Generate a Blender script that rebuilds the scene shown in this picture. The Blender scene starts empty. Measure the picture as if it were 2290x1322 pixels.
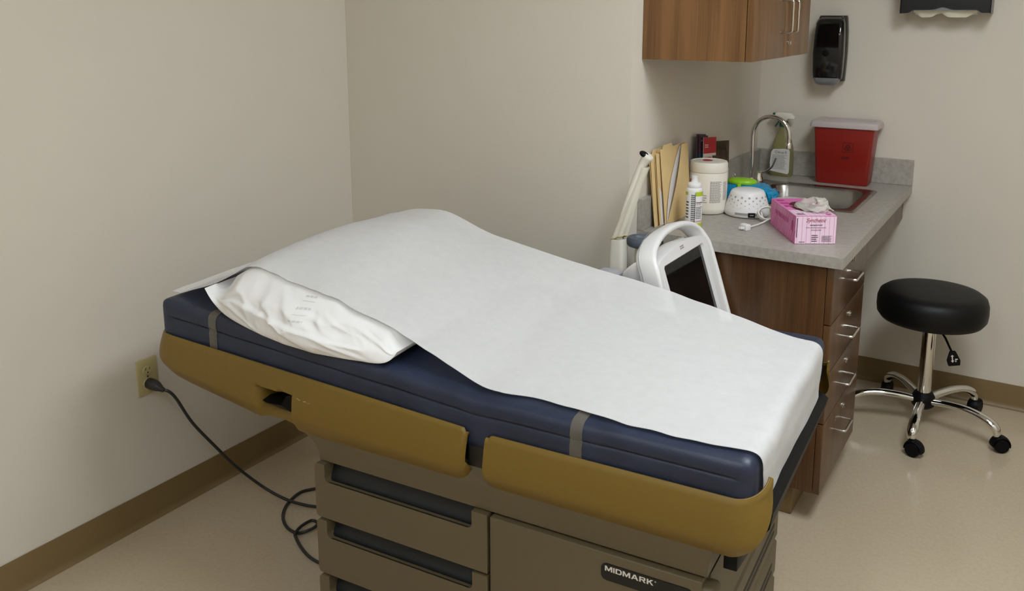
import bpy, bmesh, math, random
from mathutils import Vector, Matrix, noise
random.seed(7)
PI = math.pi
C = bpy.context.scene.collection

# ------------------------------------------------------------------ materials
def lin(c):
    r = []
    for v in c:
        v = v / 255.0
        r.append(v / 12.92 if v <= 0.04045 else ((v + 0.055) / 1.055) ** 2.4)
    return (r[0], r[1], r[2], 1.0)

def mat(name, col, rough=0.5, metal=0.0, spec=0.5, var=0.0, vscale=8.0, col2=None, stretch=None,
        bump=0.0, bscale=40.0, bdetail=4.0, trans=0.0, ior=1.45, alpha=1.0, coat=0.0, sss=0.0, emit=0.0, rvar=0.0):
    m = bpy.data.materials.new(name); m.use_nodes = True
    nt = m.node_tree; b = nt.nodes['Principled BSDF']
    b.inputs['Base Color'].default_value = lin(col)
    b.inputs['Roughness'].default_value = rough
    b.inputs['Metallic'].default_value = metal
    b.inputs['Specular IOR Level'].default_value = spec
    b.inputs['Transmission Weight'].default_value = trans
    b.inputs['IOR'].default_value = ior
    b.inputs['Alpha'].default_value = alpha
    b.inputs['Coat Weight'].default_value = coat
    if sss:
        b.inputs['Subsurface Weight'].default_value = sss
        b.inputs['Subsurface Radius'].default_value = (0.01, 0.01, 0.01)
    if emit:
        b.inputs['Emission Color'].default_value = lin(col)
        b.inputs['Emission Strength'].default_value = emit
    tc = mp = None
    if var or bump or rvar:
        tc = nt.nodes.new('ShaderNodeTexCoord'); mp = nt.nodes.new('ShaderNodeMapping')
        nt.links.new(tc.outputs['Object'], mp.inputs['Vector'])
        if stretch: mp.inputs['Scale'].default_value = stretch
    if var:
        n = nt.nodes.new('ShaderNodeTexNoise'); n.inputs['Scale'].default_value = vscale
        n.inputs['Detail'].default_value = 5.0; n.inputs['Roughness'].default_value = 0.6
        nt.links.new(mp.outputs[0], n.inputs['Vector'])
        rp = nt.nodes.new('ShaderNodeValToRGB')
        c1 = lin(col); c2 = lin(col2) if col2 else tuple(x * (1 - var) for x in c1[:3]) + (1,)
        rp.color_ramp.elements[0].position = 0.3; rp.color_ramp.elements[1].position = 0.7
        rp.color_ramp.elements[0].color = c2; rp.color_ramp.elements[1].color = c1
        nt.links.new(n.outputs['Fac'], rp.inputs[0]); nt.links.new(rp.outputs[0], b.inputs['Base Color'])
    if rvar:
        n3 = nt.nodes.new('ShaderNodeTexNoise'); n3.inputs['Scale'].default_value = 25
        nt.links.new(tc.outputs['Object'], n3.inputs['Vector'])
        mr = nt.nodes.new('ShaderNodeMapRange'); mr.inputs[3].default_value = rough - rvar; mr.inputs[4].default_value = rough + rvar
        nt.links.new(n3.outputs['Fac'], mr.inputs[0]); nt.links.new(mr.outputs[0], b.inputs['Roughness'])
    if bump:
        n2 = nt.nodes.new('ShaderNodeTexNoise'); n2.inputs['Scale'].default_value = bscale; n2.inputs['Detail'].default_value = bdetail
        nt.links.new(tc.outputs['Object'], n2.inputs['Vector'])
        bp = nt.nodes.new('ShaderNodeBump'); bp.inputs['Strength'].default_value = bump; bp.inputs['Distance'].default_value = 0.004
        nt.links.new(n2.outputs['Fac'], bp.inputs['Height']); nt.links.new(bp.outputs[0], b.inputs['Normal'])
    return m

def wood(name, c_dark, c_light, rough=0.38, seed=0.0):
    m = bpy.data.materials.new(name); m.use_nodes = True
    nt = m.node_tree; b = nt.nodes['Principled BSDF']; N = nt.nodes.new; L = nt.links.new
    tc = N('ShaderNodeTexCoord'); mp = N('ShaderNodeMapping')
    mp.inputs['Scale'].default_value = (22, 22, 1.0); mp.inputs['Location'].default_value = (seed, seed * 1.7, seed)
    L(tc.outputs['Object'], mp.inputs['Vector'])
    n1 = N('ShaderNodeTexNoise'); n1.inputs['Scale'].default_value = 1.0; n1.inputs['Detail'].default_value = 6; n1.inputs['Distortion'].default_value = 0.6
    L(mp.outputs[0], n1.inputs['Vector'])
    mp2 = N('ShaderNodeMapping'); mp2.inputs['Scale'].default_value = (260, 260, 6)
    L(tc.outputs['Object'], mp2.inputs['Vector'])
    n2 = N('ShaderNodeTexNoise'); n2.inputs['Scale'].default_value = 1.0; n2.inputs['Detail'].default_value = 3
    L(mp2.outputs[0], n2.inputs['Vector'])
    mx = N('ShaderNodeMath'); mx.operation = 'MULTIPLY_ADD'; mx.inputs[1].default_value = 0.3
    L(n2.outputs['Fac'], mx.inputs[0]); 
    m2 = N('ShaderNodeMath'); m2.operation = 'MULTIPLY'; m2.inputs[1].default_value = 0.8
    L(n1.outputs['Fac'], m2.inputs[0]); L(m2.outputs[0], mx.inputs[2])
    rp = N('ShaderNodeValToRGB'); e = rp.color_ramp.elements
    e[0].position = 0.4; e[0].color = lin(c_dark); e[1].position = 0.66; e[1].color = lin(c_light)
    L(mx.outputs[0], rp.inputs[0]); L(rp.outputs[0], b.inputs['Base Color'])
    b.inputs['Roughness'].default_value = rough
    return m

def wall_mat():
    m = bpy.data.materials.new('painted_drywall'); m.use_nodes = True
    nt = m.node_tree; b = nt.nodes['Principled BSDF']; N = nt.nodes.new; L = nt.links.new
    b.inputs['Base Color'].default_value = lin((216, 208, 194)); b.inputs['Roughness'].default_value = 0.55
    b.inputs['Specular IOR Level'].default_value = 0.35
    tc = N('ShaderNodeTexCoord')
    n0 = N('ShaderNodeTexNoise'); n0.inputs['Scale'].default_value = 5; n0.inputs['Detail'].default_value = 6; n0.inputs['Distortion'].default_value = 1.2
    L(tc.outputs['Object'], n0.inputs['Vector'])
    v = N('ShaderNodeTexVoronoi'); v.feature = 'DISTANCE_TO_EDGE'; v.inputs['Scale'].default_value = 22
    mp = N('ShaderNodeMixRGB'); mp.blend_type = 'ADD'; mp.inputs[0].default_value = 0.35
    L(tc.outputs['Object'], mp.inputs[1]); L(n0.outputs['Color'], mp.inputs[2]); L(mp.outputs[0], v.inputs['Vector'])
    r = N('ShaderNodeValToRGB'); r.color_ramp.elements[0].position = 0.0; r.color_ramp.elements[1].position = 0.035
    r.color_ramp.elements[0].color = (1, 1, 1, 1); r.color_ramp.elements[1].color = (0, 0, 0, 1)
    L(v.outputs['Distance'], r.inputs[0])
    k = N('ShaderNodeTexNoise'); k.inputs['Scale'].default_value = 9; k.inputs['Detail'].default_value = 2
    L(tc.outputs['Object'], k.inputs['Vector'])
    r2 = N('ShaderNodeValToRGB'); r2.color_ramp.elements[0].position = 0.48; r2.color_ramp.elements[1].position = 0.75
    L(k.outputs['Fac'], r2.inputs[0])
    mu = N('ShaderNodeMath'); mu.operation = 'MULTIPLY'; L(r.outputs[0], mu.inputs[0]); L(r2.outputs[0], mu.inputs[1])
    n3 = N('ShaderNodeTexNoise'); n3.inputs['Scale'].default_value = 70; n3.inputs['Detail'].default_value = 4
    L(tc.outputs['Object'], n3.inputs['Vector'])
    ad = N('ShaderNodeMath'); ad.operation = 'MULTIPLY_ADD'; ad.inputs[1].default_value = 0.35
    L(n3.outputs['Fac'], ad.inputs[0]); L(mu.outputs[0], ad.inputs[2])
    bp = N('ShaderNodeBump'); bp.inputs['Strength'].default_value = 0.2; bp.inputs['Distance'].default_value = 0.003
    L(ad.outputs[0], bp.inputs['Height']); L(bp.outputs[0], b.inputs['Normal'])
    return m

M = dict(
    wall=wall_mat(),
    ceiling=mat('ceiling_tile', (225, 222, 212), 0.8, var=0.06, vscale=60),
    floor=mat('sheet_vinyl_floor', (193, 177, 152), 0.17, var=0.1, vscale=90, col2=(186, 169, 144), spec=0.45, bump=0.008, bscale=60),
    base=mat('tan_vinyl_base', (124, 102, 66), 0.45),
    wood_up=wood('walnut_laminate', (96, 62, 30), (130, 92, 52)),
    wood_dn=wood('dark_walnut_laminate', (66, 43, 26), (96, 66, 40), 0.3, 3.0),
    counter=mat('grey_laminate_counter', (174, 168, 159), 0.38, var=0.25, vscale=55, col2=(151, 145, 136)),
    steel=mat('stainless_steel', (150, 145, 138), 0.3, 1.0, rvar=0.08),
    chrome=mat('chrome', (225, 224, 220), 0.07, 1.0),
    satin=mat('satin_nickel', (205, 200, 190), 0.22, 1.0),
    navy=mat('navy_vinyl', (37, 46, 69), 0.44, var=0.25, vscale=12, col2=(27, 34, 53), bump=0.12, bscale=160, spec=0.6, rvar=0.08),
    navy_seam=mat('navy_seam', (26, 31, 48), 0.45),
    paper=None, pillow=None,
    gold=mat('gold_tan_plastic', (117, 92, 31), 0.45, var=0.06, vscale=90),
    scuff=mat('scuff', (196, 188, 160), 0.7),
    taupe=mat('taupe_plastic', (98, 86, 63), 0.5, var=0.06, vscale=90),
    slot=mat('dark_groove', (40, 36, 28), 0.6),
    blackp=mat('black_plastic', (8, 8, 9), 0.5, spec=0.2),
    pull=mat('dark_pull_plastic', (15, 18, 20), 0.45),
    plate=mat('black_nameplate', (14, 13, 14), 0.3),
    letter=mat('silver_lettering', (215, 210, 200), 0.5),
    strap=None,
    cord=mat('grey_black_cord', (46, 44, 42), 0.45),
    ivory=mat('ivory_plastic', (186, 173, 126), 0.35),
    darkhole=mat('dark_slot', (60, 50, 30), 0.6),
    gloss=mat('black_gloss_plastic', (10, 10, 11), 0.1, coat=0.3),
    smoke=mat('smoke_olive_plastic', (54, 53, 45), 0.3),
    greyp=mat('grey_plastic', (128, 130, 132), 0.35),
    towel=mat('paper_towel', (226, 222, 202), 0.9),
    towelbox=mat('dark_navy_plastic', (14, 17, 24), 0.25),
    red=mat('red_plastic', (138, 30, 21), 0.35),
    darkred=mat('dark_red_print', (70, 8, 8), 0.5),
    lid=mat('frosted_lid', (190, 178, 176), 0.3),
    stool=mat('black_stool_vinyl', (8, 8, 8), 0.5, spec=0.35, bump=0.06, bscale=200),
    white=mat('white_plastic', (228, 226, 224), 0.32),
    white2=mat('offwhite_plastic', (226, 220, 206), 0.5),
    greyline=mat('grey_seam', (150, 148, 146), 0.5),
    screen=mat('dark_screen', (9, 9, 10), 0.06),
    bluegrey=mat('bluegrey_plastic', (178, 178, 186), 0.45),
    slate=mat('slate_plastic', (85, 92, 102), 0.35),
    cream=mat('cream_rubber', (214, 206, 186), 0.5),
    brown=mat('brown_rubber', (96, 40, 28), 0.5),
    sheath=mat('milky_sheath', (222, 215, 198), 0.3, alpha=0.92, sss=0.1),
    manila=mat('manila_card', (226, 196, 140), 0.75, var=0.05, vscale=30),
    sheet=mat('white_sheet', (226, 222, 222), 0.8),
    purple=mat('purple_print', (66, 36, 54), 0.5), teal=mat('teal_print', (22, 66, 82), 0.5),
    redp=mat('red_print', (184, 30, 36), 0.5), whitep=mat('white_print', (212, 200, 190), 0.6),
    photo=mat('dark_photo_print', (96, 68, 46), 0.5, var=0.75, vscale=22, col2=(34, 24, 18)),
    olive=mat('olive_print', (112, 104, 70), 0.5, var=0.4, vscale=30),
    lime=mat('lime_plastic', (142, 194, 34), 0.3), limep=mat('lime_print', (178, 196, 30), 0.5),
    blue=mat('blue_film', (22, 142, 190), 0.22, spec=0.6, var=0.2, vscale=10),
    ink=mat('dark_ink', (52, 48, 48), 0.6), greyink=mat('grey_ink', (158, 150, 148), 0.6), redink=mat('red_ink', (176, 40, 44), 0.6),
    faint=mat('faint_ink', (208, 205, 202), 0.8),
    pink=mat('pink_card', (226, 132, 186), 0.45, var=0.25, vscale=10, col2=(214, 92, 164)),
    palepink=mat('pale_pink_card', (236, 206, 222), 0.5), magenta=mat('magenta_print', (204, 70, 150), 0.5),
    pinkline=mat('pink_stripe', (214, 150, 196), 0.5), palestripe=mat('pale_stripe', (243, 190, 220), 0.5),
    maroon=mat('maroon_ink', (140, 22, 34), 0.5),
    glove=mat('vinyl_glove', (232, 226, 216), 0.35, alpha=0.55, sss=0.1),
    bottle=mat('yellow_green_liquid', (152, 146, 92), 0.15, alpha=0.6, spec=0.5),
    green=mat('dark_green_plastic', (22, 84, 66), 0.35),
    label=mat('bottle_label', (208, 206, 200), 0.5),
    film=mat('clear_film', (220, 218, 214), 0.15, alpha=0.45, spec=0.6),
    packet=mat('green_white_packet', (214, 214, 150), 0.4, var=0.6, vscale=40, col2=(70, 120, 40)),
    lamp=mat('lamp_diffuser', (238, 247, 255), 0.5, emit=1.0),
    lampframe=mat('lamp_frame', (230, 228, 222), 0.5),
)

def paper_mat(name, col, mott, bump, bscale):
    m = mat(name, col, 0.85, spec=0.2, var=0.06, vscale=mott, bump=bump, bscale=bscale, bdetail=6)
    return m
M['paper'] = paper_mat('exam_paper', (231, 229, 227), 48, 0.16, 90)
M['paper'].node_tree.nodes['Principled BSDF'].inputs['Alpha'].default_value = 0.62
M['pillow'] = paper_mat('pillow_cover', (236, 234, 232), 6, 0.06, 14)
M['strap'] = mat('clear_vinyl_strap', (140, 132, 116), 0.08, alpha=0.26, spec=0.9)

# ------------------------------------------------------------------ mesh helpers
def B(): return bmesh.new()

def link(name, me, m, parent=None, sharp=35, smooth=True):
    o = bpy.data.objects.new(name, me); C.objects.link(o)
    for mm in (m if isinstance(m, (list, tuple)) else [m]): me.materials.append(mm)
    if smooth:
        for p in me.polygons: p.use_smooth = True
        me.set_sharp_from_angle(angle=math.radians(sharp))
    if parent: o.parent = parent
    return o

def obj(name, bm, m, parent=None, sharp=35, smooth=True, recalc=True):
    if recalc: bmesh.ops.recalc_face_normals(bm, faces=bm.faces)
    me = bpy.data.meshes.new(name); bm.to_mesh(me); bm.free()
    return link(name, me, m, parent, sharp, smooth)

def thing(name, label, cat, loc=(0, 0, 0), rz=0.0, group=None):
    o = bpy.data.objects.new(name, None); C.objects.link(o); o.empty_display_size = 0.05
    o.location = loc; o.rotation_euler = (0, 0, rz)
    o['label'] = label; o['category'] = cat
    if group: o['group'] = group
    return o

def tag(o, label, cat, group=None):
    o['label'] = label; o['category'] = cat
    if group: o['group'] = group
    return o

def struct(name, bm, m, smooth=False):
    o = obj(name, bm, m, None, smooth=smooth); o['kind'] = 'structure'; return o

def box(bm, x0, x1, y0, y1, z0, z1, bev=0.0, seg=3):
    t = bmesh.new()
    bmesh.ops.create_cube(t, size=1.0)
    for v in t.verts:
        v.co = Vector(((x0 + x1) / 2 + v.co.x * (x1 - x0), (y0 + y1) / 2 + v.co.y * (y1 - y0), (z0 + z1) / 2 + v.co.z * (z1 - z0)))
    if bev: bmesh.ops.bevel(t, geom=list(t.edges), offset=bev, segments=seg, profile=0.5, affect='EDGES')
    merge(bm, t); return bm

def merge(bm, t, mtx=None):
    if mtx is not None: bmesh.ops.transform(t, matrix=mtx, verts=t.verts)
    me = bpy.data.meshes.new('tmp'); t.to_mesh(me); t.free(); bm.from_mesh(me); bpy.data.meshes.remove(me)

def crom(pts, n=8, closed=False):
    P = [Vector(p) for p in pts]; out = []; L = len(P)
    rng = range(L) if closed else range(L - 1)
    for i in rng:
        if closed: p0, p1, p2, p3 = P[(i - 1) % L], P[i], P[(i + 1) % L], P[(i + 2) % L]
        else: p0, p1, p2, p3 = P[max(i - 1, 0)], P[i], P[i + 1], P[min(i + 2, L - 1)]
        for k in range(n):
            t = k / n
            out.append(0.5 * ((2 * p1) + (p2 - p0) * t + (2 * p0 - 5 * p1 + 4 * p2 - p3) * t * t + (3 * p1 - p0 - 3 * p2 + p3) * t ** 3))
    if not closed: out.append(P[-1])
    return out

def tube(bm, pts, r, seg=12, cap=True, flat=1.0, up=None):
    P = [Vector(p) for p in pts]; n = len(P)
    R = r if isinstance(r, (list, tuple)) else [r] * n
    rings = []; prev = None
    for i, p in enumerate(P):
        t = (P[min(i + 1, n - 1)] - P[max(i - 1, 0)]).normalized()
        if prev is None:
            a = Vector(up) if up else (Vector((0, 0, 1)) if abs(t.z) < 0.9 else Vector((1, 0, 0)))
            nrm = (a - t * a.dot(t)).normalized()
        else:
            nrm = (prev - t * prev.dot(t)).normalized()
        prev = nrm; bn = t.cross(nrm)
        rings.append([bm.verts.new(p + (nrm * math.cos(2 * PI * k / seg) * R[i] * flat + bn * math.sin(2 * PI * k / seg) * R[i])) for k in range(seg)])
    for a, b in zip(rings, rings[1:]):
        for k in range(seg): bm.faces.new((a[k], a[(k + 1) % seg], b[(k + 1) % seg], b[k]))
    if cap: bm.faces.new(rings[0][::-1]); bm.faces.new(rings[-1])
    return bm

def loft(bm, rings, cap=True, closed=True):
    V = [[bm.verts.new(p) for p in r] for r in rings]; n = len(V[0])
    for a, b in zip(V, V[1:]):
        for k in range(n if closed else n - 1): bm.faces.new((a[k], a[(k + 1) % n], b[(k + 1) % n], b[k]))
    if cap and closed: bm.faces.new(V[0][::-1]); bm.faces.new(V[-1])
    return bm

def lathe(bm, prof, cx=0, cy=0, seg=40, cap=True):
    rings = [[(cx + r * math.cos(2 * PI * k / seg), cy + r * math.sin(2 * PI * k / seg), z) for k in range(seg)] for r, z in prof]
    return loft(bm, rings, cap)

def prism(bm, poly, axis, a, b, bev=0.0):
    """poly in the two remaining axes, extruded along axis from a to b"""
    def P(p, h):
        return (h, p[0], p[1]) if axis == 'x' else ((p[0], h, p[1]) if axis == 'y' else (p[0], p[1], h))
    t = bmesh.new()
    A = [t.verts.new(P(p, a)) for p in poly]; Bv = [t.verts.new(P(p, b)) for p in poly]; n = len(poly)
    t.faces.new(A[::-1]); t.faces.new(Bv)
    for k in range(n): t.faces.new((A[k], A[(k + 1) % n], Bv[(k + 1) % n], Bv[k]))
    if bev:
        bmesh.ops.recalc_face_normals(t, faces=t.faces)
        es = [e for e in t.edges if len(e.link_faces) == 2 and e.calc_face_angle(0) > 0.6]
        bmesh.ops.bevel(t, geom=es, offset=bev, segments=2, profile=0.5, affect='EDGES')
    merge(bm, t); return bm

def rrect(x0, x1, y0, y1, r, n=6):
    out = []
    for cx, cy, a0 in ((x1 - r, y0 + r, -90), (x1 - r, y1 - r, 0), (x0 + r, y1 - r, 90), (x0 + r, y0 + r, 180)):
        for k in range(n + 1):
            a = math.radians(a0 + 90 * k / n); out.append((cx + r * math.cos(a), cy + r * math.sin(a)))
    return out

def sheet(bm, fn, nu, nv, thick=0.0):
    V = [[bm.verts.new(fn(i / nu, j / nv)) for j in range(nv + 1)] for i in range(nu + 1)]
    F = []
    for i in range(nu):
        for j in range(nv): F.append(bm.faces.new((V[i][j], V[i + 1][j], V[i + 1][j + 1], V[i][j + 1])))
    if thick:
        bm.normal_update()
        bmesh.ops.solidify(bm, geom=F, thickness=thick)
    return bm

def interp(tab, x):
    if x <= tab[0][0]: return tab[0][1]
    for (a, fa), (b, fb) in zip(tab, tab[1:]):
        if x <= b:
            t = (x - a) / (b - a); return fa + (fb - fa) * t
    return tab[-1][1]

def sinterp(tab, x):
    # smoothed table
    return sum(interp(tab, x + d) * w for d, w in ((-0.04, .15), (-0.02, .2), (0, .3), (0.02, .2), (0.04, .15)))

class Fr:
    """a flat frame to print on: origin, x direction, y direction"""
    def __init__(s, o, x, y, lift=0.0006):
        s.x = Vector(x).normalized(); s.y = Vector(y); s.y = (s.y - s.x * s.y.dot(s.x)).normalized()
        s.n = s.x.cross(s.y); s.o = Vector(o) + s.n * lift
    def p(s, a, b, c=0.0): return s.o + s.x * a + s.y * b + s.n * c

def quad(bm, f, x0, x1, y0, y1, c=0.0):
    bm.faces.new([bm.verts.new(f.p(a, b, c)) for a, b in ((x0, y0), (x1, y0), (x1, y1), (x0, y1))])

def poly2(bm, f, pts, c=0.0):
    bm.faces.new([bm.verts.new(f.p(a, b, c)) for a, b in pts])

def lines(bm, f, x0, x1, y0, y1, n, fill=0.45, rag=0.25):
    """rows of small broken print, too small to read"""
    h = (y1 - y0) / n
    for i in range(n):
        y = y1 - h * (i + 0.5); x = x0; xe = x1 - (x1 - x0) * rag * random.random()
        while x < xe:
            w = min((x1 - x0) * random.uniform(0.06, 0.16), xe - x)
            quad(bm, f, x, x + w, y - h * fill / 2, y + h * fill / 2); x += w + (x1 - x0) * 0.02

def ringdecal(bm, f, cx, cy, r0, r1, a0=0, a1=360, n=24):
    for k in range(n):
        a = math.radians(a0 + (a1 - a0) * k / n); b = math.radians(a0 + (a1 - a0) * (k + 1) / n)
        poly2(bm, f, [(cx + r * math.cos(t), cy + r * math.sin(t)) for r, t in ((r0, a), (r1, a), (r1, b), (r0, b))])

def text(name, s, m, parent, f, x, y, width, height, shear=0.0, fat=0.0):
    """lettering with its lower left corner at x, y in the frame f"""
    cu = bpy.data.curves.new(name, 'FONT'); cu.body = s; cu.shear = shear; cu.offset = fat; cu.resolution_u = 4
    t = bpy.data.objects.new('t', cu); C.objects.link(t)
    me = bpy.data.meshes.new_from_object(t); bpy.data.objects.remove(t); bpy.data.curves.remove(cu)
    xs = [v.co.x for v in me.vertices]; ys = [v.co.y for v in me.vertices]
    x0, y0 = min(xs), min(ys); sx = width / (max(xs) - x0); sy = height / (max(ys) - y0)
    for v in me.vertices: v.co = f.p(x + (v.co.x - x0) * sx, y + (v.co.y - y0) * sy, 0.0003)
    me.name = name
    return link(name, me, m, parent, smooth=False)

def cylpatch(bm, cx, cy, r, a0, a1, z0, z1, n=10):
    prev = None
    for k in range(n + 1):
        a = math.radians(a0 + (a1 - a0) * k / n)
        cur = (bm.verts.new((cx + r * math.cos(a), cy + r * math.sin(a), z0)), bm.verts.new((cx + r * math.cos(a), cy + r * math.sin(a), z1)))
        if prev: bm.faces.new((prev[0], cur[0], cur[1], prev[1]))
        prev = cur

def cyllines(bm, r, a0, a1, z0, z1, n, fill=0.45):
    h = (z1 - z0) / n
    for i in range(n):
        z = z1 - h * (i + 0.5); a = a0; ae = a1 - (a1 - a0) * 0.2 * random.random()
        while a < ae:
            w = min((a1 - a0) * random.uniform(0.08, 0.2), ae - a)
            cylpatch(bm, 0, 0, r, a, a + w, z - h * fill / 2, z + h * fill / 2, 2); a += w + (a1 - a0) * 0.03

def cyltext(name, s, m, parent, r, a_mid, z, width, height, fat=0.0, shear=0.0):
    f = Fr((0, 0, 0), (1, 0, 0), (0, 1, 0), 0)
    o = text(name, s, m, parent, f, 0, 0, width, height, shear, fat)
    for v in o.data.vertices:
        a = math.radians(a_mid) + (v.co.x - width / 2) / r
        v.co = Vector((r * math.cos(a), r * math.sin(a), z + v.co.y))
    return o

# ------------------------------------------------------------------ the room
XC, YA, YB = 1.16, 0.595, 1.94        # convex corner, far wall, back wall
XR, YF, ZC = 3.7, -3.3, 2.7
T = 0.1
def wallbox(name, *a): return struct(name, box(B(), *a), M['wall'])
wallbox('wall_left', -T, 0, YF - T, YA + T, 0, ZC)
wallbox('wall_far', 0, XC, YA, YA + T, 0, ZC)
wallbox('wall_counter', XC - T, XC, YA + T, YB + T, 0, ZC)
wallbox('wall_back', XC, XR + T, YB, YB + T, 0, ZC)
wallbox('wall_right', XR, XR + T, YF - T, YB, 0, ZC)
wallbox('wall_front', 0, XR, YF - T, YF, 0, ZC)
struct('floor', box(B(), -T, XR + T, YF - T, YB + T, -0.05, 0), M['floor'])
struct('ceiling', box(B(), -T, XR + T, YF - T, YB + T, ZC, ZC + 0.05), M['ceiling'])

def baseboard(name, p0, p1, inward):
    """vinyl cove base from p0 to p1, on the wall; inward = direction into the room"""
    p0 = Vector(p0 + (0,)); p1 = Vector(p1 + (0,)); d = Vector(inward + (0,))
    prof = [(0.0005, 0.1), (0.003, 0.1016), (0.004, 0.098), (0.004, 0.022), (0.006, 0.010), (0.012, 0.003), (0.016, 0.0005), (0.0005, 0.0005)]
    bm = B(); loft(bm, [[p + d * a + Vector((0, 0, z)) for a, z in prof] for p in (p0, p1)])
    return struct(name, bm, M['base'], smooth=True)
baseboard('baseboard_left', (0, YF), (0, YA), (1, 0))
baseboard('baseboard_far', (0.017, YA), (XC, YA), (0, -1))
baseboard('baseboard_counter', (XC, 1.178), (XC, YB), (1, 0))
baseboard('baseboard_back', (XC + 0.017, YB), (XR, YB), (0, -1))
baseboard('baseboard_right', (XR, YF), (XR, YB - 0.017), (-1, 0))
baseboard('baseboard_front', (0.017, YF), (XR - 0.017, YF), (0, 1))

# ceiling lights: 2 x 4 ft troffers
def troffer(x, y, label, power, rz=0):
    t = thing('ceiling_light', label, 'light', (x, y, ZC), rz, 'fluorescent ceiling panels')
    bm = B()
    for a in ((-.61, -.58, -.305, .305), (.58, .61, -.305, .305), (-.58, .58, -.305, -.275), (-.58, .58, .275, .305)):
        box(bm, a[0], a[1], a[2], a[3], -0.022, -0.0005)
    obj('frame', bm, M['lampframe'], t)
    bm = B(); box(bm, -.58, .58, -.275, .275, -0.012, -0.004)
    m = M['lamp'].copy(); m.node_tree.nodes['Principled BSDF'].inputs['Emission Strength'].default_value = power
    obj('diffuser', bm, m, t)
    return t
troffer(2.5, -0.25, 'fluorescent ceiling panel above the foot of the exam table', 18.5, PI / 2)
troffer(3.3, -1.7, 'fluorescent ceiling panel over the floor near the right wall', 5, PI / 2)
troffer(1.7, -2.5, 'fluorescent ceiling panel over the open floor behind the viewer', 12, PI / 2)

# ------------------------------------------------------------------ exam table (local frame: u head<->foot, v across, z up)
ROT = math.radians(3.3)
A0 = Vector((1.891, -0.454, 0))
ex = thing('exam_table', 'exam table with navy vinyl cushion, gold-tan side shrouds and taupe drawer base', 'exam table', A0, ROT)
HU = -0.58
def lift(u): 
    d = max(0.0, -(u - HU)); return 0.0507 * (d if d > 0.04 else d * d / 0.04 * 1.0)
W = 0.718
# cushion
t = bmesh.new()
us = [-1.52, -1.3, -1.0, -0.8, -0.66, -0.62, -0.58, -0.54, -0.50, -0.3, 0.0]
bmesh.ops.create_cube(t, size=1)
for v in t.verts: v.co = Vector((-0.76 + v.co.x * 1.52, W / 2 + v.co.y * W, 0.71 + v.co.z * 0.12))
bmesh.ops.bevel(t, geom=list(t.edges), offset=0.034, segments=7, profile=0.5, affect='EDGES')
def cut(t, axis, pos):
    n = Vector(((1, 0, 0), (0, 1, 0), (0, 0, 1))[axis])
    bmesh.ops.bisect_plane(t, geom=t.verts[:] + t.edges[:] + t.faces[:], plane_co=n * pos, plane_no=n)
for v in t.verts:
    r_ = 0.034; q = Vector((min(max(v.co.x, -1.52 + r_), -r_), min(max(v.co.y, r_), W - r_), min(max(v.co.z, 0.65 + r_), 0.77 - r_)))
    d = v.co - q; p_ = 2.9 + (0.7 if v.co.y > W / 2 else 0.0) + 2.6 * min(1, max(0, (-v.co.x - 0.5) / 0.9))
    L_ = (abs(d.x) ** p_ + abs(d.y) ** p_ + abs(d.z) ** p_) ** (1 / p_)
    if L_ > 1e-6: v.co = q + d * (r_ / L_)
for k in range(1, 60): cut(t, 0, -1.52 + 1.52 * k / 60)
for k in range(1, 14): cut(t, 1, W * k / 14)
for zc_ in (0.70, 0.715, 0.7262, 0.7295, 0.732, 0.7345, 0.738, 0.745): cut(t, 2, zc_)
for v in t.verts:
    u, vv = v.co.x, v.co.y
    top = (v.co.z - 0.65) / 0.12
    crown = 0.006 * math.sin(PI * min(1, max(0, vv / W))) * top
    dip = -0.004 * math.exp(-((u - HU) / 0.02) ** 2) * top - 0.002 * math.exp(-((u + 0.30) / 0.008) ** 2) * top
    puff = 0.0035 * noise.noise(Vector((u * 7, vv * 7, 3.1))) * top
    ys = 1 if vv > W / 2 else -1
    if -1.49 < u < -0.03 and min(vv, W - vv) < 0.006: v.co.y -= ys * (0.0035 + 0.001 * noise.noise(Vector((u * 20, 0, 0)))) * math.exp(-((v.co.z - 0.732) / 0.0028) ** 2)
    v.co.y += ys * 0.003 * noise.noise(Vector((u * 6, v.co.z * 8, ys)))
    v.co.z += lift(u) * (1 + 0.36 * top) + crown + dip + puff
bm = B(); merge(bm, t)
cushion = obj('cushion', bm, M['navy'], ex, sharp=60)
# piping along the side of the seat and back
bm = B()
for ys_, v0_ in ((-1, 0.0), (1, W)):
    tube(bm, [(u, v0_ + ys_ * (-0.0026 + 0.003 * noise.noise(Vector((u * 6, 0.732 * 8, ys_)))), 0.732 + lift(u) * 1.246) for u in [-1.48 + k * 0.029 for k in range(51)]], 0.0011, 6)
obj('piping', bm, M['navy_seam'], cushion)
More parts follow.
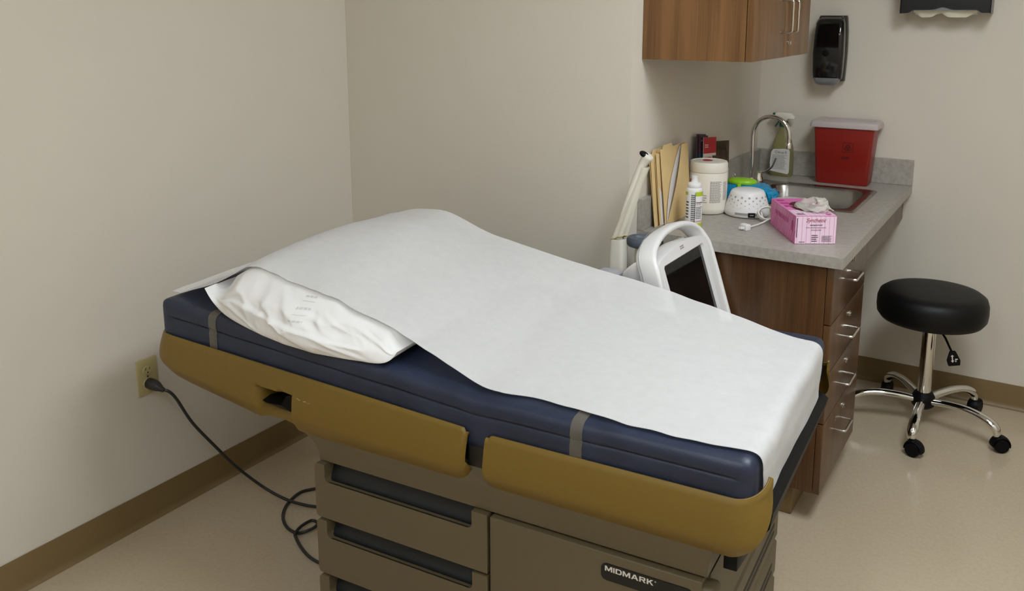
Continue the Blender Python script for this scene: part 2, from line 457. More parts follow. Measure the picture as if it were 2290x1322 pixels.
# clear straps round the cushion
from mathutils.bvhtree import BVHTree
cbv = BVHTree.FromPolygons([v.co.copy() for v in cushion.data.vertices], [list(p.vertices) for p in cushion.data.polygons])
def strap(u0, w=0.026):
    prof = [(-0.05, z, 0, 1, 0) for z in (0.69, 0.70, 0.71, 0.72, 0.73, 0.74)]
    for k in range(1, 12):
        a = math.radians(180 - 90 * k / 12); prof.append((0.04 + 0.1 * math.cos(a), 0.735 + 0.1 * math.sin(a), -math.cos(a), 0, -math.sin(a)))
    prof += [(0.04 + 0.61 * k / 14, 0.9, 0, 0, -1) for k in range(15)]
    for k in range(1, 12):
        a = math.radians(90 - 90 * k / 12); prof.append((W - 0.04 + 0.1 * math.cos(a), 0.735 + 0.1 * math.sin(a), -math.cos(a), 0, -math.sin(a)))
    prof += [(W + 0.05, z, 0, -1, 0) for z in (0.74, 0.72, 0.70)]
    bm = B()
    def fn(s, t_):
        k = round(t_ * (len(prof) - 1)); p = prof[k]; u = u0 + (s - 0.5) * w
        d = Vector((0, p[3], p[4])) if p[2] == 0 else Vector((0, p[2], p[4]))
        o = Vector((u, p[0], p[1] + (lift(u) * (1.3 if p[4] else 1.1))))
        hit, nrm, _, _ = cbv.ray_cast(o, d.normalized())
        return (hit + nrm * 0.0016) if hit else o
    sheet(bm, fn, 3, len(prof) - 1, -0.0008)
    s_ = obj('strap', bm, M['strap'], cushion, sharp=60); s_['label'] = 'clear vinyl strap'
strap(-1.335); strap(-0.347)

# shrouds ------------------------------------------------------------
def shroud_side(far=False):
    """seat section: along the side, round the foot corner, end cut in a curve"""
    R = 0.05
    path = []
    for k in range(61): path.append((-0.548 + (0.012 - R + 0.548) * (k / 60) ** 1.6, 0.0, 0.0))
    for k in range(1, 13):
        a = 90 * k / 12; path.append((0.012 - R + R * math.sin(math.radians(a)), R - R * math.cos(math.radians(a)), k / 12))
    n = len(path) - 1
    bm = B()
    def fn(s, q):
        i = round(s * n); u, v, tt = path[i]
        nx, ny = (0, -1)
        if tt > 0:
            a = math.radians(90 * tt); nx, ny = math.sin(a), -math.cos(a)
        rim = 0.694 + 0.03 * tt ** 2
        d = u + 0.548
        if tt == 0 and d < 0.012: rim -= 0.006
        bot = 0.583 + 0.112 * tt ** 1.6
        if tt == 0 and d < 0.045: bot += 0.045 - math.sqrt(max(0, 0.045 ** 2 - (0.045 - d) ** 2))
        z = rim + (bot - rim) * q
        h = (0.694 - z) / 0.111
        out = 0.006 + 0.014 * math.sin(PI * min(1, max(0, h)) * 0.62) - 0.03 * max(0, h - 0.72) ** 1.3 * 3.2
        if q == 0: out -= 0.002
        y = v + ny * out; x = u + nx * out
        return Vector((x, y if not far else W - y, z))
    sheet(bm, fn, n, 22, 0.005)
    return bm, [fn(i / n, 0) for i in range(n + 1)]
def shroud_back(far=False):
    R = 0.05
    path = [(-1.532 + R - R * math.cos(math.radians(a)) , R - R * math.sin(math.radians(a)), a / 90 - 1) for a in (0, 15, 30, 45, 60, 75)]
    path = [(-1.532, v, -1.0) for v in (0.34, 0.2, 0.1)] + path
    m0 = len(path)
    NU = 130
    for k in range(NU + 1): path.append((-1.532 + R + (-0.592 + 1.532 - R) * (1 - (1 - k / NU) ** 1.25), 0.0, 0.0))
    n = len(path) - 1
    bm = B()
    def botz(u):
        return interp([(-1.532, 0.672), (-1.50, 0.655), (-1.47, 0.64), (-1.42, 0.63), (-1.2, 0.597), (-1.16, 0.590), (-1.13, 0.592), (-1.03, 0.582), (-0.6, 0.582)], u)
    def fn(s, q):
        i = round(s * n); u, v, tt = path[i]
        nx, ny = 0, -1
        if tt > -1 and tt < 0:
            a = math.radians(90 * (tt + 1)); nx, ny = -math.cos(a), -math.sin(a)
        elif tt == -1: nx, ny = -1, 0
        rim = 0.694 + lift(u) + 0.002
        d = -0.592 - u
        if d < 0.010: rim -= 0.008
        bot = botz(u)
        if d < 0.03: bot += 0.03 - math.sqrt(max(0, 0.03 ** 2 - (0.03 - d) ** 2))
        z = rim + (bot - rim) * q
        h = q
        out = 0.006 + 0.014 * math.sin(PI * h * 0.62) - 0.03 * max(0, h - 0.72) ** 1.3 * 3.2
        if q == 0: out -= 0.002
        # moulded pocket for the backrest release
        pu0, pu1 = -1.186, -1.062
        if tt == 0 and not far and pu0 < u < pu1:
            du = min((u - pu0) / 0.022, (pu1 - u) / 0.008, 1.0)
            dz = min(1.0, max(0.0, (0.680 - z) / 0.007))
            out -= 0.056 * max(0, du) * dz * interp([(0.59, 0.25), (0.612, 0.55), (0.622, 0.75), (0.632, 1.0)], z)
        return Vector((u + nx * out, (v + ny * out) if not far else W - (v + ny * out), z))
    sheet(bm, fn, n, 34, 0.005)
    return bm, [fn(i / n, 0) for i in range(n + 1)]
for far in (False, True):
    for nm, f_ in (('side_shroud', shroud_side), ('back_shroud', shroud_back)):
        sbm, rim_ = f_(far); o = obj(nm, sbm, M['gold'], ex, sharp=60)
        rb = B(); tube(rb, [p + Vector((0, 0, 0.0006)) for p in rim_], 0.0024, 8); obj('rim', rb, M['gold'], o, sharp=70)
        if nm == 'back_shroud' and not far:
            # release lever, scuffs
            bm = B()
            loft(bm, [[(-1.178, 0.006, 0.640), (-1.178, -0.004, 0.634), (-1.178, 0.006, 0.627)],
                      [(-1.150, 0.024, 0.650), (-1.150, -0.018, 0.639), (-1.150, 0.016, 0.615)],
                      [(-1.10, 0.034, 0.654), (-1.10, -0.021, 0.644), (-1.10, 0.024, 0.602)],
                      [(-1.088, 0.036, 0.676), (-1.088, -0.016, 0.668), (-1.088, 0.026, 0.599)],
                      [(-1.064, 0.036, 0.680), (-1.064, -0.014, 0.674), (-1.064, 0.026, 0.608)]])
            bmesh.ops.subdivide_edges(bm, edges=bm.edges[:], cuts=1)
            obj('release_lever', bm, M['blackp'], o)
            for uc_, n_ in ((-1.045, 3), (-1.02, 6), (-0.965, 3), (-0.925, 5)):
                bm = B()
                z = 0.672 - (uc_ + 1.05) * 0.10 + lift(uc_) - lift(-1.05); fr = Fr((uc_, -0.0192, z), (1, 0, -0.12), (0, 0, 1), 0.0012)
                x = -0.002 * n_; pts_t = []; pts_b = []
                for k in range(n_ * 2 + 1):
                    y = random.uniform(-0.0018, 0.0018); pts_t.append((x, y + 0.0007)); pts_b.append((x, y - 0.0005)); x += random.uniform(0.0012, 0.003)
                for k in range(n_ * 2): poly2(bm, fr, [pts_b[k], pts_b[k + 1], pts_t[k + 1], pts_t[k]])
                obj('scuff_mark', bm, M['scuff'], o, smooth=False)
# dark hinge bracket behind the gap between the shrouds
bm = B(); box(bm, -0.60, -0.535, 0.004, 0.03, 0.575, 0.69, 0.003)
obj('hinge_bracket', bm, M['slot'], ex)

# upper body: cove under the shrouds
bm = B()
prof = [(0.62, -1.06, 0.010, -0.062), (0.60, -1.07, -0.004, -0.064), (0.585, -1.05, -0.006, -0.066), (0.570, -1.028, -0.004, -0.070), (0.555, -1.018, 0.000, -0.073), (0.54, -1.013, 0.003, -0.076), (0.524, -1.012, 0.005, -0.078), (0.517, -1.012, 0.006, -0.078)]
loft(bm, [[(u0, v0, z), (u1, v0, z), (u1, 0.675 - v0, z), (u0, 0.675 - v0, z)] for z, u0, v0, u1 in prof])
obj('upper_body', bm, M['taupe'], ex, sharp=50)
bm = B(); box(bm, -1.012, -0.083, 0.04, 0.655, 0.0, 0.515)
obj('base_cabinet', bm, M['taupe'], ex)
bm = B(); box(bm, -0.99, -0.11, 0.03, W - 0.04, 0.0, 0.06)
# drawers
def drawer(z1, z0):
    a, b = -1.020, -0.548; n0, n1 = -0.990, -0.586; nb = z1 - 0.043; r = 0.012
    pts = [(a + 0.012, z0), (b, z0), (b, z1), (n1, z1)]
    for k in range(5):
        t_ = math.radians(0 - 90 * k / 4); pts.append((n1 - r + r * math.cos(t_), nb + r + r * math.sin(t_)))
    for k in range(5):
        t_ = math.radians(270 - 90 * k / 4); pts.append((n0 + r + r * math.cos(t_), nb + r + r * math.sin(t_)))
    pts += [(n0, z1)]
    for k in range(5):
        t_ = math.radians(90 + 90 * k / 4); pts.append((a + 0.010 + 0.010 * math.cos(t_), z1 - 0.010 + 0.010 * math.sin(t_)))
    for k in range(5):
        t_ = math.radians(180 + 90 * k / 4); pts.append((a + 0.010 + 0.010 * math.cos(t_), z0 + 0.010 + 0.010 * math.sin(t_)))
    bm = B(); prism(bm, pts, 'y', -0.006, 0.039)
    d = obj('drawer', bm, M['taupe'], ex, sharp=30)
    bm = B()
    prf = [(-0.004, nb + 0.0005), (0.006, nb - 0.001), (0.016, nb + 0.006), (0.024, nb + 0.018), (0.028, nb + 0.032), (0.029, z1 - 0.0005)]
    loft(bm, [[(u, v, z) for v, z in prf] + [(u, 0.036, z1 - 0.0005), (u, 0.036, nb - 0.004), (u, -0.004, nb - 0.002)] for u in (n0 + 0.0005, n1 - 0.0005)])
    obj('pull', bm, M['pull'], d, sharp=50)
for z1, z0 in ((0.513, 0.376), (0.368, 0.228), (0.220, 0.085)): drawer(z1, z0)
bm = B(); box(bm, -0.543, -0.085, -0.004, 0.039, 0.02, 0.510, 0.003)
sp = obj('side_panel', bm, M['taupe'], ex)
# name plate
f = Fr((-0.287, -0.004, 0.4535), (1, 0, 0), (0, 0, 1), 0.0)
bm = B(); prism(bm, [(-0.287 + p[0], 0.4535 + p[1]) for p in rrect(0, 0.186, 0, 0.036, 0.012)], 'y', -0.0062, -0.0035)
pl = obj('nameplate', bm, M['plate'], sp)
f = Fr((-0.287, -0.0062, 0.4535), (1, 0, 0), (0, 0, 1), 0.0004)
GL_ = {
 'M': (1.25, [[(0, 0), (0, 1), (.30, 1), (.25, .62), (.25, 0)], [(.30, 1), (.625, .40), (.72, .06), (.53, .06), (.25, .62)], [(.95, 1), (1.0, .62), (.72, .06), (.625, .40)], [(.95, 1), (1.25, 1), (1.25, 0), (1.0, 0), (1.0, .62)]]),
 'I': (.26, [[(0, 0), (.26, 0), (.26, 1), (0, 1)]]),
 'D': (1.05, [[(0, 0), (.26, 0), (.26, 1), (0, 1)], [(.26, 1), (.80, 1), (.70, .80), (.26, .80)], [(.80, 1), (1.05, .78), (.79, .70), (.70, .80)], [(1.05, .78), (1.05, .22), (.79, .30), (.79, .70)], [(1.05, .22), (.80, 0), (.70, .20), (.79, .30)], [(.80, 0), (.26, 0), (.26, .20), (.70, .20)]]),
 'A': (1.2, [[(0, 0), (.45, 1), (.6, 1), (.6, .74), (.28, 0)], [(.6, 1), (.75, 1), (1.2, 0), (.92, 0), (.6, .74)], [(.38, .20), (.82, .20), (.74, .38), (.46, .38)]]),
 'R': (1.08, [[(0, 0), (.26, 0), (.26, 1), (0, 1)], [(.26, 1), (.84, 1), (.72, .80), (.26, .80)], [(.84, 1), (1.02, .86), (.77, .74), (.72, .80)], [(1.02, .86), (1.02, .52), (.77, .64), (.77, .74)], [(1.02, .52), (.84, .38), (.72, .58), (.77, .64)], [(.84, .38), (.26, .38), (.26, .58), (.72, .58)], [(.50, .38), (.80, .38), (1.08, 0), (.76, 0)]]),
 'K': (1.1, [[(0, 0), (.26, 0), (.26, 1), (0, 1)], [(.26, .34), (.26, .58), (.68, 1), (1.04, 1), (.50, .47)], [(.40, .52), (.62, .60), (1.1, 0), (.76, 0)]])}
xx = 0.0; hh = 0.0112; tot = sum(GL_[c][0] + 0.14 for c in 'MIDMARK') - 0.14; kx = 0.1005 / tot
for c in 'MIDMARK':
    bm = B()
    for pg in GL_[c][1]: poly2(bm, f, [(0.0085 + (xx + a) * kx, 0.0205 + b * hh) for a, b in pg])
    xx += GL_[c][0] + 0.14
    obj('letter', bm, M['letter'], pl, smooth=False)
text('lettering', '404', M['letter'], pl, f, 0.135, 0.0045, 0.024, 0.0082)
bm = B(); ringdecal(bm, f, 0.1125, 0.0300, 0.0008, 0.0015); obj('registered_mark', bm, M['letter'], pl, smooth=False)
# foot end: step front with two grooved vents
bm = B()
fz = [(0.02, 0), (0.118, 0), (0.124, -0.007), (0.132, -0.007), (0.138, 0), (0.222, 0), (0.228, -0.007), (0.236, -0.007), (0.242, 0), (0.338, 0), (0.344, -0.007), (0.352, -0.007), (0.358, 0), (0.51, 0)]
loft(bm, [[(-0.078 + o_, vv, z) for z, o_ in fz] + [(-0.12, vv, 0.51), (-0.12, vv, 0.02)] for vv in (0.03, 0.658)])
st = obj('step_front', bm, M['taupe'], ex, sharp=25)
bm = B()
for z in (0.180, 0.292):
    for dz in (0.0, -0.021):
        prism(bm, [(p_[0], p_[1]) for p_ in rrect(0.09, 0.615, z + dz - 0.006, z + dz + 0.006, 0.0055, 4)], 'x', -0.0785, -0.0772)
obj('vent_slots', bm, M['slot'], st)
bm = B(); box(bm, -0.098, -0.058, -0.002, 0.045, 0.02, 0.498, 0.012, 4); obj('corner_post', bm, M['taupe'], ex)
# black footrest front under the cushion
bm = B()
ring = []
def barsec(v, s=1.0, dz=0.0): return [(0.016, v, 0.664 - 0.010 * (v - 0.05) / 0.6), (0.026, v, 0.655 - 0.010 * (v - .05) / 0.6), (0.022, v, 0.625), (0.004, v, 0.604 + dz), (-0.05, v, 0.604 + dz), (-0.05, v, 0.655), (0.0, v, 0.66)]
loft(bm, [barsec(v, 1, dz) for v, dz in ((0.045, -0.006), (0.07, -0.012), (0.1, -0.010), (0.2, 0.0), (0.4, 0.0), (0.635, 0.0))])
fr_ = obj('footrest', bm, M['blackp'], ex, sharp=40)
bm = B(); prism(bm, [(0.03, 0.598), (0.13, 0.598), (0.13, 0.512), (0.03, 0.530)], 'x', -0.056, -0.03, 0.002)
obj('footrest_bracket', bm, M['blackp'], ex)
# undertray closing the cushion from below
bm = B(); box(bm, -1.45, -0.03, 0.03, W - 0.03, 0.62, 0.656)
for v in bm.verts: v.co.z += lift(v.co.x)
obj('undertray', bm, M['slot'], ex)
bm = B(); box(bm, -0.05, -0.028, W - 0.01, W + 0.03, 0.50, 0.56, 0.008); box(bm, -0.06, -0.045, W - 0.0, W + 0.028, 0.505, 0.585, 0.003)
obj('accessory_bracket', bm, M['taupe'], ex)

# ------------------------------------------------------------------ pillow and paper, both lying on the table
def topz(u): return 0.770 + lift(u) * 1.36
hn = [(-1.56, 0.0), (-1.53, 0.004), (-1.45, 0.036), (-1.37, 0.070), (-1.31, 0.105), (-1.26, 0.142), (-1.22, 0.148), (-1.13, 0.132), (-1.0, 0.121), (-0.92, 0.096), (-0.83, 0.080), (-0.77, 0.060), (-0.68, 0.032), (-0.60, 0.004), (-0.5, 0.0), (0.1, 0.0)]
hf = [(-1.56, 0.0), (-1.53, 0.002), (-1.42, 0.060), (-1.3, 0.128), (-1.2, 0.167), (-1.1, 0.182), (-1.04, 0.171), (-0.92, 0.135), (-0.707, 0.107), (-0.51, 0.085), (-0.265, 0.043), (-0.11, 0.011), (-0.04, 0.0), (0.1, 0.0)]
vn = [(-1.53, 0.045), (-1.30, 0.055), (-1.1, 0.055), (-0.95, 0.050), (-0.85, 0.052), (-0.75, 0.045), (-0.6, 0.040), (-0.533, 0.028), (-0.5, 0.040), (-0.46, 0.048), (-0.31, 0.031), (-0.154, 0.021), (-0.01, 0.031), (0.05, 0.05)]
px = []
SL = [(-1.525 + 1.491 * k / 150) for k in range(151)]
drape = [(-0.034, 0.0)]
for k in range(1, 17):
    a = math.radians(90 * k / 16); drape.append((-0.034 + 0.042 * math.sin(a) ** 0.64, -0.041 + 0.041 * max(0.0, math.cos(a)) ** 0.64))
for k in range(1, 9): drape.append((0.008 + 0.001 * math.sin(k), -0.041 - 0.013 * k))
def paperz(u, w):
    a, b = sinterp(hn, u), sinterp(hf, u)
    h = max(0.001, a + (b - a) * w - 0.36 * lift(u))
    p_ = math.exp(-((u + 1.1) / 0.22) ** 2)
    h += 0.020 * math.sin(PI * min(1, w * 1.05)) * p_
    h -= 0.010 * p_ * math.exp(-(w / 0.05) ** 2)            # the edge sags off the pillow
    h += 0.0035 * p_ * noise.noise(Vector((u * 9, w * 5, 0))) + 0.0016 * noise.noise(Vector((u * 14, w * 12, 2)))
    h += 0.004 * math.exp(-(w / 0.04) ** 2) * noise.noise(Vector((u * 22, 0, 5))) * p_
    return h
def cr(v): 
    # cushion crown and rounded long edges
    z = 0.006 * math.sin(PI * v / W)
    if v < 0.034: z -= 0.5 * (0.034 - math.sqrt(max(0, 0.034 ** 2 - (0.034 - v) ** 2)))
    if v > W - 0.034: z -= 0.034 - math.sqrt(max(0, 0.034 ** 2 - (v - W + 0.034) ** 2))
    return z
rows = [(u, 0, 0) for u in SL] + [(u, dz, 1) for u, dz in drape[1:]]
NW = 60
def paper_pt(s, w):
    u, dz, foot = rows[round(s * (len(rows) - 1))]
    v0 = sinterp(vn, u) + 0.0035 * noise.noise(Vector((u * 18, 7, 0))); v1 = 0.665 - 0.024 * max(0, min(1, (u + 0.38) / 0.32)) + 0.002 * noise.noise(Vector((u * 6, 9, 0)))
    if foot: v1 -= 0.5 * max(0, -dz - 0.02) ** 1.1; v0 += 0.12 * max(0, -dz - 0.03)
    v = v0 + (v1 - v0) * w
    z = topz(u) + dz + max(0.0, paperz(u, w) if not foot else paperz(-0.034, w) * max(0, 1 + dz / 0.04)) + cr(v) * (1 if not foot else max(0.0, 1 + dz / 0.05)) + 0.0055
    if foot: u += 0.004 * noise.noise(Vector((v * 9, dz * 12, 4)))
    return Vector((u, v, z))
bm = B(); sheet(bm, paper_pt, len(rows) - 1, NW, 0.0009)
for v in bm.verts: v.co = Matrix.Rotation(ROT, 3, 'Z') @ v.co + A0
tag(obj('exam_paper', bm, M['paper'], None, sharp=60), 'long white paper sheet running over the exam table and its pillow', 'paper')

pil = thing('pillow', 'plump white pillow in disposable cover at head of exam table, half under the paper', 'pillow', A0 + Matrix.Rotation(ROT, 3, 'Z') @ Vector((-1.08, 0.33, topz(-1.08))), ROT)
pu0, pu1, pv0, pv1 = -1.370, -0.785, 0.002, 0.645
def pill(u, v, top):
    """height of the pillow skin; the open end of its cover stands up at the near side"""
    s = (u - pu0) / (pu1 - pu0); s = min(1, max(0, s)); q = (v - pv0) / (pv1 - pv0)
    return s, q
def pillow_mesh():
    bm = B(); NU, NV = 130, 40
    def h_top(u, w):                     # just under the paper
        return paperz(u, w) - 0.003
    rings = []
    def edge(s):                         # thickness envelope along u
        return max(0.0, 1 - abs(2 * s - 1) ** (4.0 if s < 0.5 else 9.0))
    # profile list across v: bottom far -> bottom near -> open end -> top near -> top far
    for i in range(NU + 1):
        s = i / NU; u = pu0 + (pu1 - pu0) * s; e = edge(s)
        mid = topz(u) + 0.012 + 0.03 * (1 - e) + (0.018 if s < 0.3 else 0) * (1 - s / 0.3 if s < 0.3 else 0)
        ring = []
        sag = math.sin(PI * s)
        for k in range(12):              # bottom, far to near
            q = 1 - k / 11; v = 0.03 + 0.60 * q
            ring.append(Vector((u, v, topz(u) + cr(v) + 0.006 + (mid - topz(u) - 0.004) * (1 - e) * 0.9)))
        zb = ring[-1].z; 
        v_top = sinterp(vn, u) + 0.004
        zt = topz(u) + h_top(u, 0.02) - 0.002
        zt = zb + (zt - zb) * min(1.0, e * 1.25) if zt > zb else zb + 0.002
        k_ = (1 - abs(2 * s - 1) ** (2.5 if s < 0.5 else 8.0)) * interp([(0, 0.40), (0.5, 0.85), (0.65, 0.80), (0.85, 0.42), (1, 0.3)], s); vb = 0.014 - 0.036 * k_; zb2 = zb - 0.016 * k_
        for k in range(1, 51):           # the open end of the cover, leaning back as it rises
            q = k / 51
            bulge = 0.020 * math.sin(PI * q ** 0.8) * sag
            v = vb + (v_top - vb) * q ** 1.4 - bulge
            env = sag ** 0.6 * math.sin(PI * q)
            wr = 0.012 * noise.noise(Vector((u * 9, q * 2.5, 1))) * env
            for f_, a_, sd_ in ((7, 0.0100, 4), (12, 0.0060, 9), (23, 0.0018, 2)):
                n_ = noise.noise(Vector((u * f_ + q * 1.5, q * 1.6, sd_))); wr -= a_ * (1 - min(1, abs(n_) * 4.5)) * env
            fl_ = 0.40 - 0.10 * (s - 0.5) + 0.02 * noise.noise(Vector((u * 6, 3, 3)))
            fold = 0.0
            fe_ = min(1, max(0, (s - 0.08) / 0.06)) * min(1, max(0, (0.86 - s) / 0.06))
            fold = -0.012 * fe_ * (1 - min(1.0, max(0.0, (q - fl_) / 0.05))) * math.exp(-max(0, fl_ - q) / 0.22) * sag
            ring.append(Vector((u, v + wr + fold, zb2 + (zt - zb2) * q)))
        for k in range(16):              # top, near to far, a hair below the paper
            w = 0.03 + 0.94 * k / 15; v = v_top + 0.003 + (0.648 - v_top) * k / 15
            zz = topz(u) + h_top(u, (v - 0.05) / 0.615) + cr(v)
            zz = zb + (zz - zb) * min(1.0, e * 1.6) if zz > zb else zb + 0.002
            ring.append(Vector((u, v, zz - 0.002)))
        rings.append(ring)
    loft(bm, rings)
    return bm
off = Vector((-1.08, 0.33, topz(-1.08)))
bm = pillow_mesh()
for v in bm.verts: v.co -= off
cover = obj('pillow_cover', bm, M['pillow'], pil, sharp=75)
from mathutils.bvhtree import BVHTree
bv = BVHTree.FromPolygons([v.co.copy() for v in cover.data.vertices], [list(p.vertices) for p in cover.data.polygons])
def on_pillow(a, b):                     # print laid on the standing end of the cover
    p = Vector((a, -0.6, b)); hit = bv.ray_cast(p, Vector((0, 1, 0)))[0]
    return (hit if hit else Vector((a, -0.33, b))) + Vector((0, -0.0008, 0))
for row, (b0, b1) in enumerate(((0.098, 0.095), (0.089, 0.0883), (0.078, 0.0745), (0.066, 0.0653), (0.056, 0.053))):
    bm = B()
    for k in range(16):
        a0, a1 = 0.012 + k * 0.0022, 0.012 + (k + 1) * 0.0022
        if row in (1, 3) or (k * 7 + row * 3) % 5:
            bm.faces.new([bm.verts.new(on_pillow(x_, z_)) for x_, z_ in ((a0, b1), (a1, b1), (a1, b0), (a0, b0))])
    obj('faint_print', bm, M['faint'], cover, smooth=False)

# ------------------------------------------------------------------ outlet and power cord
ou = thing('wall_outlet', 'ivory duplex wall outlet on left wall with a grey plug in its lower socket', 'outlet', (0, -0.344, 0.468))
bm = B(); box(bm, 0.0002, 0.0055, -0.035, 0.035, -0.057, 0.057, 0.002, 2)
obj('cover_plate', bm, M['ivory'], ou)
for z in (0.020, -0.020):
    bm = B(); lathe(bm, [(0.0165, 0.0), (0.0165, 0.0075), (0.0155, 0.0085)], seg=28)
    bmesh.ops.transform(bm, matrix=Matrix.Translation((0, 0, z)) @ Matrix.Rotation(PI / 2, 4, 'Y') @ Matrix.Scale(0.85, 4, (1, 0, 0)), verts=bm.verts)
    s_ = obj('socket', bm, M['ivory'], ou)
    bm = B(); box(bm, 0.0082, 0.0089, -0.0075, -0.0055, z + 0.001, z + 0.009); box(bm, 0.0082, 0.0089, 0.0055, 0.0075, z + 0.001, z + 0.009)
    t = B(); lathe(t, [(0.0026, 0.0), (0.0026, 0.0007)], seg=12); merge(bm, t, Matrix.Translation((0.0082, 0, z - 0.007)) @ Matrix.Rotation(PI / 2, 4, 'Y'))
    obj('socket_slots', bm, M['darkhole'], s_)
bm = B(); lathe(bm, [(0.003, 0.0), (0.003, 0.0015), (0.001, 0.002)], seg=12)
bmesh.ops.transform(bm, matrix=Matrix.Translation((0.005, 0, 0)) @ Matrix.Rotation(PI / 2, 4, 'Y'), verts=bm.verts)
obj('cover_screw', bm, M['satin'], ou)

cord = thing('power_cord', 'dark grey power cord from the wall outlet to the coil beside exam table base', 'power cord', (0.01, -0.344, 0.446))
cl = Vector((0.01, -0.344, 0.446))
bm = B()
pp = crom([(0.010, -0.344, 0.446), (0.014, -0.344, 0.446), (0.030, -0.343, 0.445), (0.044, -0.341, 0.442), (0.056, -0.338, 0.437), (0.066, -0.334, 0.432)], 4)
rr = [interp([(0, 0.013), (0.1, 0.0168), (0.4, 0.0172), (0.62, 0.0145), (0.85, 0.0085), (1, 0.0062)], k / (len(pp) - 1)) for k in range(len(pp))]
tube(bm, pp, rr, 16)
for v in bm.verts: v.co -= cl
obj('plug', bm, M['cord'], cord)
CORD = [(0.0580, -0.3360, 0.4330), (0.0750, -0.3242, 0.4265), (0.0850, -0.3071, 0.3976), (0.1050, -0.2728, 0.3123), (0.1300, -0.2162, 0.2165), (0.1550, -0.1560, 0.1223), (0.2085, -0.0985, 0.0400), (0.2878, -0.0788, 0.0120), (0.3523, -0.0641, 0.0060), (0.3902, -0.0528, 0.0060), (0.4695, -0.0248, 0.0060), (0.7000, -0.0600, 0.0060), (0.8600, -0.0200, 0.0300)]
bm = B(); tube(bm, crom(CORD, 8), 0.0048, 10)
for v in bm.verts: v.co -= cl
obj('cable', bm, M['cord'], cord)
COIL = [(0.3301, 0.0593, 0.0050), (0.3114, 0.0274, 0.0050), (0.2868, -0.0146, 0.0050), (0.2986, -0.0788, 0.0050), (0.3309, -0.1333, 0.0050), (0.3712, -0.1681, 0.0050), (0.4148, -0.1873, 0.0050), (0.4500, -0.1876, 0.0060), (0.4703, -0.1771, 0.0120), (0.4832, -0.1514, 0.0160), (0.4742, -0.1282, 0.0160), (0.4492, -0.1286, 0.0160), (0.4445, -0.1664, 0.0160), (0.4558, -0.2025, 0.0160), (0.4664, -0.2112, 0.0080), (0.5138, -0.2359, 0.0050), (0.5664, -0.2555, 0.0050), (0.6149, -0.2609, 0.0050), (0.6461, -0.2565, 0.0050)]
bm = B(); tube(bm, crom(COIL, 8), 0.0048, 10)
for v in bm.verts: v.co -= cl
obj('coiled_slack', bm, M['cord'], cord)

# ------------------------------------------------------------------ counter, sink, cabinets
CX0, CX1, CY0, CY1, CZ = XC, 1.80, 0.662, YB, 0.863
SX0, SX1, SY0, SY1 = 1.20, 1.705, 1.278, 1.735
ct = thing('countertop', 'grey speckled laminate countertop with backsplash in the corner', 'countertop', (CX0, CY0, CZ))
bm = B(); e = 0.001
hx0, hx1, hy0, hy1 = SX0 + 0.012, SX1 - 0.012, SY0 + 0.012, SY1 - 0.012
for a in ((CX0 + e, CX1, CY0, hy0), (CX0 + e, CX1, hy1, CY1 - e), (CX0 + e, hx0, hy0, hy1), (hx1, CX1, hy0, hy1)):
    box(bm, a[0] - CX0, a[1] - CX0, a[2] - CY0, a[3] - CY0, -0.033, 0.0)
bmesh.ops.remove_doubles(bm, verts=bm.verts, dist=1e-5)
obj('top', bm, M['counter'], ct)
bm = B()
box(bm, e, 0.020, 0, CY1 - CY0 - e, 0.0002, 0.1033, 0.0012, 1)
box(bm, 0.020, CX1 - CX0, CY1 - CY0 - 0.02, CY1 - CY0 - e, 0.0002, 0.1033, 0.0012, 1)
obj('backsplash', bm, M['counter'], ct)

sk = thing('sink', 'stainless steel drop-in sink set in the grey countertop', 'sink', (SX0, SY0, CZ))
def sring(x0, x1, y0, y1, r, z): return [(a - SX0, b - SY0, z) for a, b in rrect(x0, x1, y0, y1, r, 6)]
bm = B()
bx0 = 1.315
loft(bm, [sring(SX0, SX1, SY0, SY1, 0.018, 0.0004), sring(SX0 + .003, SX1 - .003, SY0 + .003, SY1 - .003, 0.016, 0.004),
          sring(SX0 + .012, SX1 - .012, SY0 + .012, SY1 - .012, 0.016, 0.0045),
          sring(bx0, SX1 - .032, SY0 + .034, SY1 - .034, 0.05, 0.003), sring(bx0 + .006, SX1 - .038, SY0 + .040, SY1 - .040, 0.05, -0.006),
          sring(bx0 + .016, SX1 - .048, SY0 + .05, SY1 - .05, 0.05, -0.14), sring(bx0 + .05, SX1 - .08, SY0 + .08, SY1 - .08, 0.05, -0.155)], cap=False)
vs = [v for v in bm.verts if abs(v.co.z + 0.155) < 1e-6]; bmesh.ops.contextual_create(bm, geom=vs)
bmesh.ops.recalc_face_normals(bm, faces=bm.faces)
basin = obj('basin', bm, M['steel'], sk, sharp=50)
bm = B(); lathe(bm, [(0.04, -0.1545), (0.035, -0.152), (0.02, -0.153)], 0.30, 0.23); obj('drain', bm, M['chrome'], basin)

